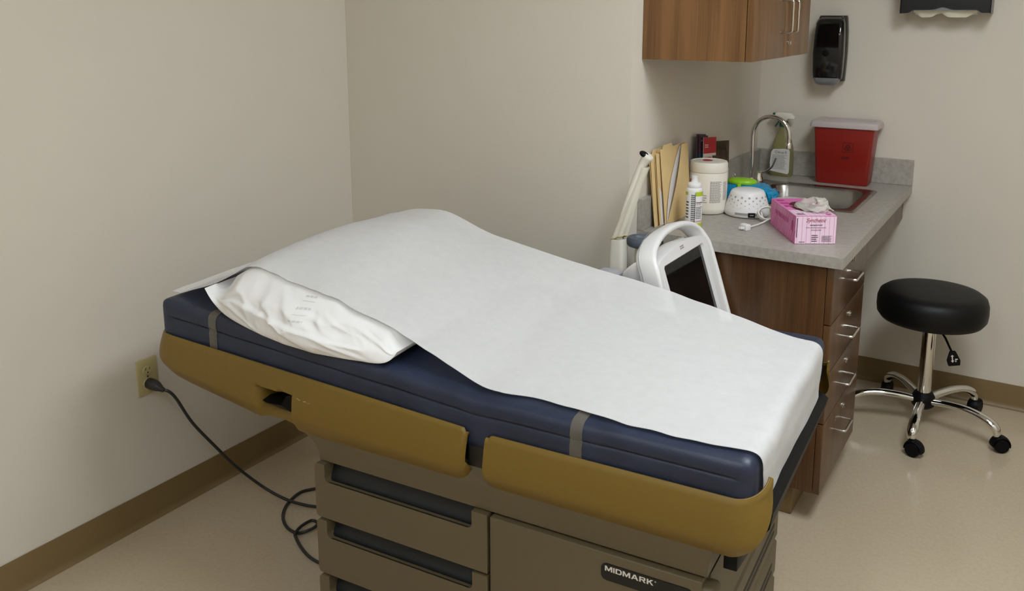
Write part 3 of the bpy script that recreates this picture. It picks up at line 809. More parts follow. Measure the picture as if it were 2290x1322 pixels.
fx, fy = 1.245, 1.585
fc = thing('faucet', 'chrome gooseneck faucet with two lever handles behind the sink', 'faucet', (fx, fy, CZ + 0.005))
bm = B(); lathe(bm, [(0.024, 0), (0.024, 0.008), (0.016, 0.018), (0.013, 0.03)]); obj('spout_base', bm, M['chrome'], fc)
neck = [(0, 0, 0.02), (0, 0, 0.08), (0, 0, 0.16), (0, 0, 0.205)]
for k in range(1, 12):
    a = PI - PI * 1.0 * k / 11; neck.append((0.072 + 0.072 * math.cos(a), -0.004 * k / 11, 0.205 + 0.076 * math.sin(a)))
neck += [(0.1435, -0.004, 0.195), (0.144, -0.004, 0.178)]
bm = B(); tube(bm, crom(neck, 4), 0.0085, 16); obj('gooseneck', bm, M['chrome'], fc)
bm = B(); lathe(bm, [(0.0095, 0.158), (0.0115, 0.160), (0.0115, 0.179), (0.009, 0.183)], 0.144, -0.004); obj('aerator', bm, M['chrome'], fc)
for sy in (-0.1, 0.1):
    bm = B(); lathe(bm, [(0.022, 0), (0.022, 0.006), (0.017, 0.02), (0.015, 0.035), (0.006, 0.042)], 0.0, sy)
    h_ = obj('valve', bm, M['chrome'], fc)
    bm = B()
    if sy > 0: pts = [(0, sy, 0.036), (0.03, sy + 0.004, 0.042), (0.055, sy + 0.008, 0.066), (0.066, sy + 0.010, 0.098)]
    else: pts = [(0, sy, 0.036), (-0.012, sy - 0.025, 0.044), (-0.018, sy - 0.05, 0.054), (-0.02, sy - 0.06, 0.07)]
    c_ = crom(pts, 5); tube(bm, c_, [0.009 - 0.003 * k / len(c_) for k in range(len(c_))], 10, flat=0.6)
    obj('lever', bm, M['chrome'], h_)

# base cabinet
bc = thing('base_cabinet', 'dark wood base cabinet with four locking drawers under the countertop', 'cabinet', (XC, 0.70, 0))
FX = 1.773 - XC
bm = B(); box(bm, 0.002, FX - 0.021, -0.017, 0.475, 0.107, CZ - 0.0335)
obj('carcass', bm, M['wood_dn'], bc)
bm = B(); box(bm, 0.02, FX - 0.085, 0.012, 0.46, 0.0, 0.1065, 0.004); obj('toe_kick', bm, M['base'], bc)
for z1, z0 in ((0.828, 0.6505), (0.6465, 0.4945), (0.4905, 0.3385), (0.3345, 0.1075)):
    bm = B(); box(bm, FX - 0.0195, FX, -0.017, 0.476, z0, z1, 0.0012, 2)
    d = obj('drawer', bm, M['wood_dn'], bc)
    zc = z1 - 0.074; y0_, y1_ = 0.137, 0.235
    bm = B(); tube(bm, crom([(FX - 0.001, y0_, zc), (FX + 0.02, y0_, zc), (FX + 0.031, y0_ + 0.0015, zc), (FX + 0.036, y0_ + 0.008, zc), (FX + 0.036, (y0_ + y1_) / 2, zc), (FX + 0.036, y1_ - 0.008, zc), (FX + 0.031, y1_ - 0.0015, zc), (FX + 0.02, y1_, zc), (FX - 0.001, y1_, zc)], 5), 0.004, 10)
    obj('handle', bm, M['satin'], d)
    bm = B(); lathe(bm, [(0.0095, 0), (0.0095, 0.003), (0.0075, 0.0045), (0.0075, 0.0075), (0.0068, 0.008)], seg=20)
    bmesh.ops.transform(bm, matrix=Matrix.Translation((FX - 0.0005, 0.249, z1 - 0.037)) @ Matrix.Rotation(PI / 2, 4, 'Y'), verts=bm.verts)
    l_ = obj('lock', bm, M['satin'], d)
    bm = B(); box(bm, FX + 0.0073, FX + 0.0079, 0.2483, 0.2497, z1 - 0.042, z1 - 0.032); obj('keyhole', bm, M['darkhole'], l_)
ap = box(B(), 1.753, 1.772, 1.180, YB - 0.002, 0.722, CZ - 0.034)
tag(obj('apron_panel', ap, M['wood_dn']), 'dark wood apron board under the countertop over the open knee space', 'panel')

# wall cabinet
uc = thing('wall_cabinet', 'wood two-door wall cabinet hung above the countertop', 'cabinet', (XC, 0.668, 1.41))
bm = B(); box(bm, 0.001, 0.324, 0, 0.647, 0, 0.62)
obj('carcass', bm, M['wood_up'], uc)
for y0_, y1_, hy in ((0.0, 0.336, 0.290), (0.3395, 0.647, 0.357)):
    bm = B(); box(bm, 0.326, 0.345, y0_, y1_, 0.0, 0.62, 0.0012, 2)
    d = obj('door', bm, M['wood_up'], uc)
    bm = B(); z0_, z1_ = 0.080, 0.180
    tube(bm, crom([(0.344, hy, z0_), (0.366, hy, z0_), (0.376, hy, z0_ + 0.002), (0.380, hy, z0_ + 0.009), (0.380, hy, (z0_ + z1_) / 2), (0.380, hy, z1_ - 0.009), (0.376, hy, z1_ - 0.002), (0.366, hy, z1_), (0.344, hy, z1_)], 5), 0.004, 10)
    obj('handle', bm, M['satin'], d)
    if y0_ > 0:
        bm = B(); lathe(bm, [(0.0095, 0), (0.0095, 0.003), (0.0075, 0.0045), (0.0075, 0.0075), (0.0068, 0.008)], seg=20)
        bmesh.ops.transform(bm, matrix=Matrix.Translation((0.3445, 0.388, 0.045)) @ Matrix.Rotation(PI / 2, 4, 'Y'), verts=bm.verts)
        obj('lock', bm, M['satin'], d)

# ------------------------------------------------------------------ dispensers on the back wall
sd = thing('soap_dispenser', 'glossy black soap dispenser with grey push bar on back wall', 'soap dispenser', (1.455, YB, 1.255))
def sring2(w, d, z, cx=0.0, r=0.02):
    return [(cx + a, -b, z) for a, b in rrect(-w / 2, w / 2, 0.0, d, min(r, d * 0.45), 5)]
bm = B()
loft(bm, [sring2(0.118, 0.05, 0.020), sring2(0.122, 0.052, 0.06), sring2(0.126, 0.052, 0.14), sring2(0.122, 0.052, 0.22), sring2(0.112, 0.05, 0.275), sring2(0.106, 0.046, 0.284)])
for v in bm.verts: v.co.y -= 0.0005
obj('back_housing', bm, M['smoke'], sd, sharp=50)
bm = B()
def cov(w, d, z): return [(a, -0.05 - b, z) for a, b in rrect(-w / 2, w / 2, 0.0, d, 0.018, 6)]
loft(bm, [cov(0.112, 0.046, 0.030), cov(0.118, 0.052, 0.06), cov(0.122, 0.058, 0.13), cov(0.118, 0.056, 0.20), cov(0.110, 0.048, 0.255), cov(0.100, 0.036, 0.270), cov(0.09, 0.022, 0.276)])
cv = obj('front_cover', bm, M['gloss'], sd, sharp=50)
bm = B(); lathe(bm, [(0.014, 0), (0.014, 0.0015), (0.012, 0.002)], seg=24)
bmesh.ops.transform(bm, matrix=Matrix.Translation((-0.005, -0.1072, 0.135)) @ Matrix.Rotation(PI / 2, 4, 'X'), verts=bm.verts); obj('emblem', bm, M['blackp'], cv)
bm = B()
loft(bm, [[(a, -0.046 - b, z) for a, b in rrect(-w / 2, w / 2, 0, d, 0.015, 5)] for w, d, z in ((0.060, 0.036, 0.004), (0.084, 0.050, 0.010), (0.096, 0.058, 0.022), (0.100, 0.060, 0.034))])
obj('push_bar', bm, M['greyp'], sd, sharp=50)

td = thing('paper_towel_dispenser', 'dark paper towel dispenser high on back wall with folded towel showing', 'towel dispenser', (1.872, YB, 1.545))
bm = B()
# shell lower edge waves up in the middle
NX = 40
def low(s): return 0.004 + 0.012 * (1 if 0.14 < s < 0.86 else max(0, min(1, (s if s < .5 else 1 - s) / 0.14 * 3 - 2))) + 0.010 * math.exp(-((s - 0.48) / 0.075) ** 2)
def tshell(s, q):
    x = -0.152 + 0.304 * s
    z0 = low(s); d = 0.115 * (1 - 0.0 * q)
    # q: 0 front bottom .. 1 top back
    if q < 0.5: return Vector((x, -0.115 + 0.006 * (0.5 - q), z0 + (0.30 - z0) * q * 2))
    return Vector((x, -0.115 + 0.115 * (q - 0.5) * 2 - 0.0005, 0.30))
sheet(bm, tshell, NX, 12, 0.003)
for sx in (-1, 1): box(bm, sx * 0.1535 - 0.002, sx * 0.1535 + 0.002, -0.117, -0.0005, 0.002, 0.30, 0.0015, 1)
obj('shell', bm, M['towelbox'], td, sharp=40)
bm = B(); box(bm, -0.150, 0.150, -0.108, -0.0008, 0.012, 0.03); obj('tray', bm, M['greyp'], td)
bm = B()
def tow(s, q):
    x = -0.108 + 0.216 * s
    cut = 0.026 - 0.018 * math.exp(-((s - 0.42) / 0.09) ** 2) - 0.02 * max(0, 0.12 - s) / 0.12 - 0.02 * max(0, s - 0.84) / 0.16
    return Vector((x, -0.095 + 0.012 * q + 0.004 * math.sin(s * 9), 0.014 - cut * q))
sheet(bm, tow, 30, 5, 0.0015)
def tow2(s, q):
    x = -0.108 + 0.216 * s
    return Vector((x, -0.062 + 0.014 * q, 0.014 - (0.016 - 0.010 * math.exp(-((s - 0.5) / 0.1) ** 2)) * q))
sheet(bm, tow2, 30, 5, 0.0015)
tw = obj('folded_towels', bm, M['towel'], None); tw.location = (1.872, YB, 1.545); tag(tw, 'white folded paper towels hanging out of the dark wall dispenser', 'paper towel')

# ------------------------------------------------------------------ rolling stool
sx, sy = 1.945, 1.60
so = thing('stool', 'round black vinyl rolling stool on five chrome legs', 'stool', (sx, sy, 0))
bm = B()
lathe(bm, [(0.06, 0.418), (0.150, 0.420), (0.176, 0.428), (0.188, 0.445), (0.191, 0.470), (0.190, 0.500), (0.183, 0.521), (0.167, 0.533), (0.14, 0.538), (0.07, 0.540), (0.001, 0.5405)], seg=64)
obj('seat', bm, M['stool'], so, sharp=60)
bm = B(); lathe(bm, [(0.07, 0.405), (0.075, 0.418), (0.03, 0.418)], seg=32); lathe(bm, [(0.026, 0.385), (0.03, 0.406), (0.028, 0.418)], seg=24); obj('seat_plate', bm, M['blackp'], so)
bm = B(); lathe(bm, [(0.024, 0.10), (0.0245, 0.30), (0.0245, 0.392), (0.018, 0.395)], seg=32); obj('column', bm, M['chrome'], so)
bm = B(); lathe(bm, [(0.030, 0.075), (0.040, 0.085), (0.042, 0.10), (0.040, 0.120), (0.032, 0.135), (0.026, 0.138)], seg=32); obj('hub', bm, M['blackp'], so)
bm = B(); tube(bm, [(0.03, -0.02, 0.405), (0.060, -0.045, 0.375), (0.085, -0.062, 0.335)], 0.004, 8)
lv = obj('height_lever', bm, M['blackp'], so)
bm = B(); prism(bm, [(-0.010, 0.0), (0.010, 0.0), (0.024, -0.036), (0.022, -0.056), (-0.018, -0.056), (-0.022, -0.034)], 'y', -0.006, 0.006, 0.003)
bmesh.ops.transform(bm, matrix=Matrix.Translation((0.088, -0.064, 0.338)) @ Matrix.Rotation(0.4, 4, 'Z') @ Matrix.Rotation(-0.15, 4, 'Y'), verts=bm.verts)
pd = obj('lever_paddle', bm, M['blackp'], lv)
bm = B()
mt = Matrix.Translation((0.088, -0.064, 0.338)) @ Matrix.Rotation(0.4, 4, 'Z') @ Matrix.Rotation(-0.15, 4, 'Y')
ff = Fr((0, -0.0062, 0), (1, 0, 0), (0, 0, 1), 0.0004)
poly2(bm, ff, [(-0.010, -0.018), (-0.004, -0.012), (0.002, -0.018), (-0.002, -0.018), (-0.002, -0.034), (0.002, -0.034), (-0.004, -0.042), (-0.010, -0.034), (-0.006, -0.034), (-0.006, -0.018)])
quad(bm, ff, 0.005, 0.014, -0.032, -0.028); quad(bm, ff, 0.005, 0.009, -0.040, -0.034)
for v in bm.verts: v.co = mt @ v.co
obj('arrow_mark', bm, M['letter'], pd, smooth=False)
a_first = math.atan2(1.32 - sy, 1.946 - sx)
for k in range(5):
    a = a_first + 2 * PI * k / 5; rot = Matrix.Rotation(a, 4, 'Z')
    bm = B()
    pts = crom([(0.03, 0, 0.105), (0.09, 0, 0.115), (0.16, 0, 0.118), (0.22, 0, 0.108), (0.262, 0, 0.085), (0.272, 0, 0.058)], 6)
    rr = [interp([(0, 0.017), (0.5, 0.0165), (0.75, 0.020), (1, 0.014)], i / (len(pts) - 1)) for i in range(len(pts))]
    tube(bm, pts, rr, 12, flat=0.8); bmesh.ops.transform(bm, matrix=rot, verts=bm.verts)
    lg = obj('leg', bm, M['chrome'], so, sharp=60)
    bm = B(); cr_ = Matrix.Translation((0.272, 0, 0)) @ Matrix.Rotation((1.25, 0.75, 0.3, -0.6, 1.6)[k], 4, 'Z')
    for dy in (-0.013, 0.013):
        t = B(); lathe(t, [(0.010, -0.008), (0.024, -0.008), (0.026, -0.004), (0.026, 0.004), (0.024, 0.008), (0.010, 0.008)], seg=28)
        bmesh.ops.transform(t, matrix=Matrix.Translation((0.012, dy, 0.026)) @ Matrix.Rotation(PI / 2, 4, 'X'), verts=t.verts); merge(bm, t)
    t = B(); tube(t, [(0.012 + 0.030 * math.cos(q), 0, 0.026 + 0.030 * math.sin(q)) for q in [math.radians(x_) for x_ in range(-10, 200, 15)]], 0.018, 8, flat=0.25, up=(1, 0, 0.1)); merge(bm, t)
    t = B(); lathe(t, [(0.010, 0.04), (0.012, 0.052), (0.012, 0.064)], seg=14); merge(bm, t)
    bmesh.ops.transform(bm, matrix=rot @ cr_, verts=bm.verts)
    obj('caster', bm, M['blackp'], lg)

# ------------------------------------------------------------------ scanner on its stand behind the table
sc = thing('ultrasound_scanner', 'white portable ultrasound scanner with carrying handle and dark screen, behind exam table', 'medical scanner', (1.40, 0.455, 0))
SCR = Matrix.Translation((1.40, 0.452, 0.862)) @ Matrix.Rotation(math.radians(-18), 4, 'Y')   # screen top edge; local x out of the face, y along, z up
SCI = Matrix.Translation((-1.40, -0.455, 0)) @ SCR
def place(bm, m=SCI): bmesh.ops.transform(bm, matrix=m, verts=bm.verts); return bm
# housing: face plate, tapering towards the top
bm = B()
face = [(-0.186, -0.36), (0.186, -0.36), (0.197, -0.30), (0.190, -0.02), (0.180, 0.020), (0.12, 0.034), (0.0, 0.044), (-0.12, 0.034), (-0.180, 0.020), (-0.190, -0.02), (-0.197, -0.30)]
# opening for the screen: bezel built as a ring
op = rrect(-0.150, 0.148, -0.262, 0.0, 0.004, 2)
def bez(bm):
    outer = crom([(y, z, 0) for y, z in face], 4, True); outer = [(p.x, p.y) for p in outer]
    inner = []
    for y, z in outer:
        # project to the opening rectangle
        cy, cz = -0.001, -0.13; dy, dz = y - cy, z - cz
        s = min(0.149 / abs(dy) if dy else 9, 0.131 / abs(dz) if dz else 9); inner.append((cy + dy * s, cz + dz * s))
    R0 = [(-0.055, y, z) for y, z in outer]; R1 = [(-0.004, y, z) for y, z in outer]
    R2 = [(0.006, y * 0.985, z * 0.985 - 0.002) for y, z in outer]
    R3 = [(0.006, cy_ * 1.03, (z + 0.13) * 1.04 - 0.13) for cy_, z in inner]; R4 = [(-0.004, y, z) for y, z in inner]
    loft(bm, [R0, R1, R2, R3, R4], cap=False); 
    V = [bm.verts.new(p) for p in R0]; bm.faces.new(V[::-1])
bez(bm); place(bm)
bmesh.ops.remove_doubles(bm, verts=bm.verts, dist=1e-5)
hb = obj('bezel', bm, M['white'], sc, sharp=40)
bm = B(); box(bm, -0.012, -0.003, -0.150, 0.148, -0.262, 0.001); place(bm); obj('screen', bm, M['screen'], hb)
bm = B(); fr3 = Fr((0.0062, -0.02, 0.022), (0, 1, 0), (0, 0, 1), 0.0003)
lines(bm, fr3, 0, 0.03, 0, 0.012, 2, 0.6); place(bm); obj('print', bm, M['greyink'], hb, smooth=False)
# carrying handle: a broad arch from side to side
bm = B(); secs = []
arch = crom([(-0.20, -0.34, 0), (-0.203, -0.20, 0), (-0.205, -0.08, 0), (-0.198, 0.00, 0), (-0.170, 0.048, 0), (-0.09, 0.078, 0), (0.0, 0.087, 0), (0.09, 0.081, 0), (0.165, 0.056, 0), (0.197, 0.005, 0), (0.204, -0.08, 0), (0.203, -0.20, 0), (0.20, -0.34, 0)], 6)
for i, p in enumerate(arch):
    t_ = (arch[min(i + 1, len(arch) - 1)] - arch[max(i - 1, 0)]).normalized(); nn = Vector((-t_.y, t_.x, 0))
    hx = 0.031 - 0.009 * math.exp(-((p.x) / 0.11) ** 2) * (1 if p.y > 0 else 0); th = 0.011
    sec = []
    for (a, b) in rrect(-hx * 2.0, 0.0, -th / 1.2, th / 1.2, 0.009, 3):
        q = p + nn * b; sec.append((a + 0.012 - 0.02 * max(0, q.y) / 0.1, q.x, q.y))
    secs.append(sec)
loft(bm, secs); place(bm)
hd = obj('carrying_handle', bm, M['white'], sc, sharp=50)
bm = B(); tube(bm, [(-0.036 - 0.02 * max(0, p.y) / 0.1, p.x * 1.0, p.y) + () for p in [Vector((q.x + (0 if abs(q.x) > .195 else 0), q.y, 0)) + Vector((-(arch[min(i + 1, len(arch) - 1)] - arch[max(i - 1, 0)]).normalized().y, (arch[min(i + 1, len(arch) - 1)] - arch[max(i - 1, 0)]).normalized().x, 0)) * 0.0109 for i, q in enumerate(arch)]], 0.0008, 5)
place(bm); obj('seam', bm, M['greyline'], hd)
# rear housing with vents and ports
bm = B()
side = [(-0.045, -0.35), (-0.045, 0.036), (-0.062, 0.036), (-0.100, 0.020), (-0.108, 0.008), (-0.106, -0.010), (-0.066, -0.050), (-0.066, -0.35)]
prism(bm, side, 'y', -0.192, 0.15, 0.006); place(bm)
rh = obj('rear_housing', bm, M['white'], sc, sharp=35)
bm = B()
for k in range(6): box(bm, -0.099 + k * 0.006, -0.0965 + k * 0.006, -0.17, -0.07, 0.0192 + k * 0.00253, 0.0222 + k * 0.00253)
place(bm); obj('vents', bm, M['greyline'], rh)
bm = B(); box(bm, -0.064, -0.047, -0.1935, -0.1915, -0.15, -0.06, 0.0008, 1); place(bm); pt_ = obj('port_panel', bm, M['greyp'], rh)
bm = B(); box(bm, -0.061, -0.050, -0.1945, -0.193, -0.12, -0.085); place(bm); obj('port', bm, M['blackp'], pt_)
bm = B(); box(bm, -0.006, 0.0055, -0.1995, -0.1935, -0.105, -0.08, 0.001, 1); place(bm); obj('side_button', bm, M['greyline'], hb)
# stand
bm = B(); lathe(bm, [(0.03, 0.0), (0.03, 0.60)], -0.06, 0.0, 24)
for v in bm.verts: v.co.z = max(v.co.z, 0.07)
obj('pole', bm, M['greyp'], sc)
bm = B()
for k in range(5):
    a = 2 * PI * k / 5 + 0.3; tube(bm, [(-0.06, 0, 0.08), (-0.06 + 0.09 * math.cos(a), 0.09 * math.sin(a), 0.07), (-0.06 + 0.16 * math.cos(a), 0.16 * math.sin(a), 0.045)], 0.018, 8)
stb = obj('stand_base', bm, M['greyp'], sc)
for k in range(5):
    a = 2 * PI * k / 5 + 0.3; bm = B(); t = B(); lathe(t, [(0.012, -0.012), (0.024, -0.012), (0.024, 0.012), (0.012, 0.012)], seg=20)
    merge(bm, t, Matrix.Translation((-0.06 + 0.16 * math.cos(a), 0.16 * math.sin(a), 0.0245)) @ Matrix.Rotation(a, 4, 'Z') @ Matrix.Rotation(PI / 2, 4, 'X'))
    obj('caster', bm, M['blackp'], stb)
# probe holder bracket on the left and grey bin
bm = B(); box(bm, -0.240, -0.165, -0.185, -0.03, 0.60, 0.800, 0.004, 2)
bn = obj('side_bin', bm, M['bluegrey'], sc); 
bm = B(); box(bm, -0.20, -0.05, -0.07, 0.05, 0.64, 0.70, 0.004, 2); obj('bin_arm', bm, M['greyp'], sc)
bm = B()
loft(bm, [[(-0.210 + a, 0.005 + b, z) for a, b in rrect(-w / 2, w / 2, -0.02, 0.02, 0.012, 4)] for w, z in ((0.05, 0.64), (0.052, 0.72), (0.050, 0.82), (0.044, 0.8835))])
for v in bm.verts: v.co.x += 0.0; 
obj('probe_holder', bm, M['white2'], sc, sharp=50)
# dark cup holder with a pale probe head
bm = B(); pts = [(-0.150 + 0.045 * math.cos(a), 0.065 + 0.03 * math.sin(a), 0.868) for a in [2 * PI * k / 28 for k in range(29)]]
tube(bm, pts, 0.014, 10, flat=1.2, cap=False); obj('cup_ring', bm, M['slate'], sc)
bm = B(); lathe(bm, [(0.022, 0.72), (0.028, 0.78), (0.030, 0.83), (0.027, 0.857), (0.012, 0.864)], -0.150, 0.065, 24); obj('cup', bm, M['cream'], sc)
bm = B(); lathe(bm, [(0.014, 0.82), (0.018, 0.835), (0.018, 0.862), (0.012, 0.867)], -0.112, 0.078, 20); obj('cup_stopper', bm, M['brown'], sc)

# probe wand in its milky sheath
WX, WY = 1.190, 0.46
wd = thing('transducer_probe', 'slim white probe with black tip in a milky sheath, upright left of the manila folders', 'probe', (WX, WY, 0.884))
base_, tip_ = Vector((0.0, 0.0, 0.0)), Vector((0.076, 0.03, 0.255))
bm = B()
pts = crom([base_, Vector((0.008, 0.003, 0.05)), Vector((0.028, 0.012, 0.13)), Vector((0.052, 0.022, 0.205)), Vector((0.066, 0.028, 0.238)), tip_ + Vector((0.004, 0, 0.002))], 6)
rr = [interp([(0, 0.012), (0.3, 0.0105), (0.7, 0.0125), (0.92, 0.0175), (1, 0.0145)], i / (len(pts) - 1)) for i in range(len(pts))]
tube(bm, pts, rr, 18); obj('shaft', bm, M['white2'], wd, sharp=60)
bm = B(); t = B(); bmesh.ops.create_uvsphere(t, u_segments=18, v_segments=10, radius=0.0155)
merge(bm, t, Matrix.Translation(tip_ + Vector((-0.010, -0.006, 0.004))) @ Matrix.Rotation(0.5, 4, 'Y') @ Matrix.Diagonal((1.0, 0.85, 0.55, 1)))
obj('tip', bm, M['blackp'], wd)
bm = B(); NS = 26
def sk_(s, q):
    a = 2 * PI * s; p = base_ + (tip_ - base_) * (q * 0.86)
    r = interp([(0, 0.024), (0.15, 0.023), (0.4, 0.020), (0.8, 0.0165), (1, 0.0175)], q)
    r *= 1 + 0.16 * math.sin(a * 5 + q * 2) * (1 - q) ** 1.2 + 0.05 * math.sin(a * 9)
    return p + Vector((math.cos(a) * r, math.sin(a) * r * 0.75, 0.002 + 0.012 * (1 - q) * math.sin(a + 2)))
sheet(bm, sk_, NS, 20); bmesh.ops.remove_doubles(bm, verts=bm.verts, dist=1e-5)
obj('sheath', bm, M['sheath'], wd, sharp=70)
bm = B(); tube(bm, [sk_(k / 40, 0.0) for k in range(41)], 0.0022, 6, cap=False); obj('sheath_rim', bm, M['ivory'], wd)

# ------------------------------------------------------------------ things on the counter
Z = CZ + 0.0005
def rot_about(bm, ang, axis, p): bmesh.ops.rotate(bm, verts=bm.verts, cent=p, matrix=Matrix.Rotation(ang, 3, axis))
# manila folders leaning on the backsplash
def folder(x, y, rz, lean, gap, label, curl=0.0, papers=True, ylen=0.29, H=0.238):
    t = thing('manila_folder', label, 'folder', (x, y, Z), rz, 'manila folders leaning on the backsplash')
    def cover(side):
        bm = B()
        def fn(s, q):
            yy = ylen * s; zz = H * q
            if side < 0 and q > 0.94: zz += 0.012 * (1 if 0.12 < s < 0.42 else 0)
            xx = -math.tan(lean) * zz + (gap * q if side > 0 else 0)
            if curl and side > 0:
                s2 = 0.03 + 0.70 * q ** 1.3; yy = ylen * (s2 + (1.0 - s2) * s); xx += 0.012 * (1 - s) * math.sin(PI * q) + 0.004
            elif side > 0: xx += curl * (s ** 2) * q * 1.3; zz -= curl * 0.35 * (s ** 3) * q; yy -= curl * 0.8 * s ** 2 * q
            return Vector((xx + 0.004 * math.sin(PI * s) * q, yy, zz + 0.0006))
        sheet(bm, fn, 24, 24, 0.0007); return bm
    obj('back_cover', cover(-1), M['manila'], t, sharp=60); obj('front_cover', cover(1), M['manila'], t, sharp=60)
    if papers:
        bm = B()
        def fn(s, q):
            yy = 0.012 + (ylen - 0.02) * s; zz = (H - 0.006) * q + 0.002
            xx = -math.tan(lean) * zz + gap * q * 0.5
            if curl:
                s2 = 0.02 + 0.70 * q ** 1.3 - 0.10 * math.sin(PI * min(1, q * 1.0)) * (0.5 + q * 0.7); yy = 0.004 + (ylen - 0.008) * (s2 + (1 - s2) * s); xx += 0.002
            return Vector((xx + 0.002, yy, zz))
        sheet(bm, fn, 12, 12, 0.0012); obj('papers', bm, M['sheet'], t, sharp=60)
folder(1.197, 0.721, 0.0, 0.115, 0.006, 'manila folder nearest the end of the counter, leaning flat on the backsplash', papers=False, ylen=0.27)
folder(1.206, 0.744, 0.0, 0.115, 0.006, 'manila folder in the middle of the three, white sheet edge showing', ylen=0.262)
folder(1.216, 0.765, 0.0, 0.105, 0.008, 'front manila folder with its cover curling open over a white sheet', curl=0.035, ylen=0.216, H=0.25)

# brochures standing behind the canister
def brochure(name, x, y, rz, lean, w, h, roll, parts, label):
    t = thing(name, label, 'brochure', (x, y, Z), rz, 'brochures behind the wipes canister')
    R_ = Matrix.Rotation(-lean, 4, 'Y') @ Matrix.Rotation(roll, 4, 'X')
    bm = B(); box(bm, 0.0015, 0.003, 0, w, 0.002, h); bmesh.ops.transform(bm, matrix=R_, verts=bm.verts)
    o0 = obj('booklet', bm, parts[0], t)
    for nm, m_, a in parts[1]:
        bm = B(); f_ = Fr((0.003, 0, 0), (0, 1, 0), (0, 0, 1), 0.0004)
        if nm == 'print': lines(bm, f_, a[0] * w, a[1] * w, a[2] * h, a[3] * h, a[4], 0.5)
        else: quad(bm, f_, a[0] * w, a[1] * w, a[2] * h, a[3] * h)
        bmesh.ops.transform(bm, matrix=R_, verts=bm.verts)
        if nm == 'print':
            for v in bm.verts: v.co += (R_.to_3x3() @ Vector((0.0004, 0, 0)))
        obj(nm, bm, m_, o0, smooth=False)
    return t
brochure('brochure', 1.193, 1.092, 0.0, 0.06, 0.095, 0.262, -0.12, (M['purple'], [('lower_panel', M['teal'], (0, 1, 0, 0.72))]), 'purple and teal brochure, tallest and rearmost behind the canister')
brochure('brochure', 1.197, 1.106, 0.0, 0.06, 0.092, 0.256, -0.12, (M['purple'], [('lower_panel', M['teal'], (0, 1, 0, 0.74)), ('print', M['greyink'], (0.2, 0.9, 0.9, 0.95, 1))]), 'purple and teal brochure just behind the red one')
brochure('brochure', 1.206, 1.132, 0.0, 0.06, 0.135, 0.246, -0.10, (M['whitep'], [('red_panel', M['redp'], (0, 1, 0.76, 1.0)), ('portrait', M['photo'], (0.70, 1, 0.4, 0.72)), ('print', M['whitep'], (0.1, 0.4, 0.84, 0.9, 2)), ('print', M['redink'], (0.08, 0.66, 0.5, 0.72, 4))]), 'red and white brochure standing behind the canister')
brochure('brochure', 1.200, 1.245, 0.0, 0.06, 0.19, 0.218, -0.10, (M['whitep'], [('group_photo', M['photo'], (0, 1, 0.5, 1.0)), ('green_band', M['olive'], (0, 0.8, 0.84, 1.0))]), 'brochure with dark group photo leaning right of the red one')

# wipes canister
cn = thing('wipes_canister', 'large white cylindrical wipes canister beside the manila folders', 'canister', (1.255, 1.050, Z), 0)
bm = B(); lathe(bm, [(0.052, 0.0), (0.064, 0.002), (0.068, 0.010), (0.068, 0.022), (0.0665, 0.026), (0.0665, 0.142), (0.065, 0.145)], seg=56); obj('tub', bm, M['white2'], cn, sharp=50)
bm = B(); lathe(bm, [(0.062, 0.1455), (0.0665, 0.146), (0.0672, 0.150), (0.066, 0.174), (0.063, 0.180), (0.057, 0.181), (0.055, 0.178), (0.03, 0.178), (0.001, 0.178)], seg=56)
ld = obj('lid', bm, M['white2'], cn, sharp=40)
bm = B(); fr4 = Fr((0, 0, 0.1782), (1, 0.3, 0), (-0.3, 1, 0), 0.0004); ringdecal(bm, fr4, -0.005, 0.02, 0.0, 0.018); obj('dispensing_cap', bm, M['redink'], ld, smooth=False)
ang = -66    # direction towards the open room
bm = B()
for a0, a1, z0, z1, n in ((ang + 2, ang + 40, 0.042, 0.118, 24),): cyllines(bm, 0.0669, a0, a1, z0, z1, n, 0.6)
obj('fine_print', bm, M['greyink'], cn, smooth=False)
bm = B(); cyllines(bm, 0.0669, ang + 46, ang + 66, 0.05, 0.115, 12, 0.5); obj('fine_print', bm, M['greyink'], cn, smooth=False)
bm = B(); cyllines(bm, 0.0669, ang - 32, ang - 6, 0.040, 0.072, 4, 0.4); obj('fine_print', bm, M['greyink'], cn, smooth=False)
cyltext('lettering', 'Po', M['redink'], cn, 0.0670, ang - 58, 0.105, 0.026, 0.015, 0.02)

# gel bottle
gb = thing('gel_bottle', 'slim white gel bottle with lime green label bands, in front of the canister', 'bottle', (1.296, 0.806, Z))
bm = B(); lathe(bm, [(0.022, 0), (0.0265, 0.002), (0.027, 0.006), (0.027, 0.122), (0.0255, 0.128), (0.022, 0.131)], seg=40); obj('body', bm, M['white'], gb, sharp=50)
bm = B(); lathe(bm, [(0.0215, 0.1305), (0.0225, 0.132), (0.0225, 0.143), (0.020, 0.146), (0.012, 0.149), (0.0102, 0.155), (0.0098, 0.163), (0.0105, 0.1635), (0.0105, 0.170), (0.008, 0.1705)], seg=32); obj('nozzle_cap', bm, M['white'], gb, sharp=40)
ga = -66
for a0_, a1_, z0_, z1_ in ((-100, 100, 0.004, 0.016), (8, 90, 0.106, 0.120), (-100, -48, 0.108, 0.118)):
    bm = B(); cylpatch(bm, 0, 0, 0.0273, ga + a0_, ga + a1_, z0_, z1_, 24); obj('lime_band', bm, M['limep'], gb)
bm = B()
for k in range(14):
    for j in range(3):
        z = 0.020 + k * 0.0066; a = ga - 22 + j * 9; cylpatch(bm, 0, 0, 0.0273, a, a + 6.5, z, z + 0.0045, 2)
cylpatch(bm, 0, 0, 0.0273, ga + 3, ga + 6, 0.018, 0.118, 2)
